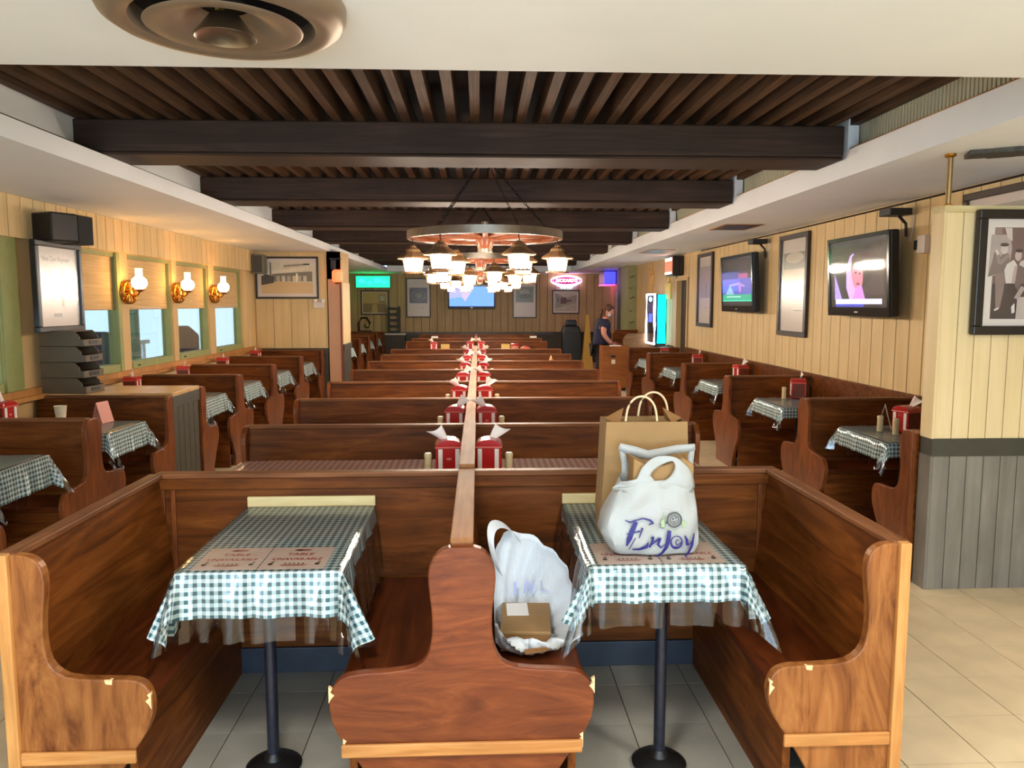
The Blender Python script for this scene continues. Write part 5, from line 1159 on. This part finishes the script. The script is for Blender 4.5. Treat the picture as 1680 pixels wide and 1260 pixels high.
n_ = len(hp); m.add(L_ + Q_, [(i, i + 1, n_ + i + 1, n_ + i) for i in range(n_ - 1)])
o = m.build('handle', 'film_bright', t, smooth=True, solid=.0015); sb = o.modifiers.new('sub', 'SUBSURF'); sb.levels = sb.render_levels = 2
m = MB(); m.add([(-.020, -.217, .052), (.070, -.205, .056), (.060, -.204, .042), (-.015, -.217, .036)], [(0, 1, 2, 3)]); m.build('handle_slot', 'kraft_dark', t, solid=.006)
m = MB()
for s in [[(-60, 0, 20), (-60, 70, 24)], [(-20, 10, 16), (-8, 76, 18), (10, 10, 16), (24, 76, 10)], [(54, 72, 8), (52, 20, 8), (84, 12, 6)]]:
    pts = [(p[0] * .0009 + .02, .100 + p[1] * .0008, p[2] * .00026) for p in s]; ribbon_mesh(m, pts, lambda x, z: .150 + .01 * math.sin(x * 9), 0, 4)
m.build('print_seen_through', mat('pale_violet_print', (168, 172, 214), .6), t)
t = thing('takeaway_box', 'brown kraft takeaway box inside the slumped white bag', 'box', (.168, 2.715, .446), -4)
MB().box(-.088, .088, -.135, .125, 0, .066).build('box_body', 'kraft_dark', t, bevel=.003)
MB().box(-.090, .090, -.137, .127, .060, .074).build('lid', 'kraft', t, bevel=.003)
tag(MB().box(-.04, .04, -.058, .058, 0, .0012).build('receipt', 'paper', loc=(.140, 2.775, .5205)), 'small white receipt lying on the brown takeaway box', 'paper')

# ------------------------------------------------------------------ covered patio seen through the left windows
pa = struct('patio_floor', MB().box(-9.5, -3.75, 2.5, 15, -.12, -.02), mat('grey_patio_paving', (150, 148, 144), .8, 0, .1, 3))
pr_ = struct('patio_roof', MB().box(-6.2, -3.75, 2.5, 15, 2.6, 2.7), 'wall_plain')
for k, (x, y) in enumerate(((-5.9, 4.6), (-5.9, 7.7), (-5.9, 10.6), (-5.9, 13.4))):
    t = thing('patio_post', 'pale green porch post outside the left windows, %s from the front' % ORD[k], 'post', (x, y, -.02), 0, 'porch posts')
    MB().box(-.09, .09, -.09, .09, 0, 2.62).build('shaft', mat('sage_porch_paint', (126, 158, 122), .6) if k == 0 else bpy.data.materials['sage_porch_paint'], t); MB().box(-.12, .12, -.12, .12, 0, .2).build('plinth', 'dado', t)
t = thing('patio_railing', 'white slatted railing around the covered patio', 'railing', (-6.1, 3, -.02))
MB().box(-.03, .03, 0, 11.5, .95, 1.02).build('top_rail', 'paper', t); MB().box(-.03, .03, 0, 11.5, .12, .18).build('bottom_rail', 'paper', t)
so = MB().box(-.015, .015, -.035, .035, .18, .95).build('slat', 'paper'); copies(so, [(0, .1 + .16 * k, 0) for k in range(71)], t)
M['patio_dark'] = mat('dark_violet_cover', (70, 66, 92), .5, 0, .2, 12)
for k, (x, y, lab) in enumerate(((-4.6, 9.35, 'dark covered patio chair outside the window by the nearest sconce'), (-4.5, 11.9, 'dark covered patio chair outside the window by the middle sconce'), (-4.5, 8.6, 'dark patio chair outside the window beside the poster'))):
    t = thing('patio_chair', lab, 'chair', (x, y, -.02), 20 * k, 'covered patio chairs')
    MB().prism([(-.26, 0), (.26, 0), (.25, .5), (.24, 1.20), (.10, 1.34), (-.10, 1.34), (-.24, 1.2), (-.25, .5)], 'y', .12, .24).build('backrest', 'patio_dark', t, bevel=.02); MB().box(-.27, .27, -.28, .14, .40, .50).build('seat', 'patio_dark', t, bevel=.02)
    for sx in (-.23, .23): MB().box(sx - .02, sx + .02, -.27, -.23, 0, .40).build('leg', 'black', t)
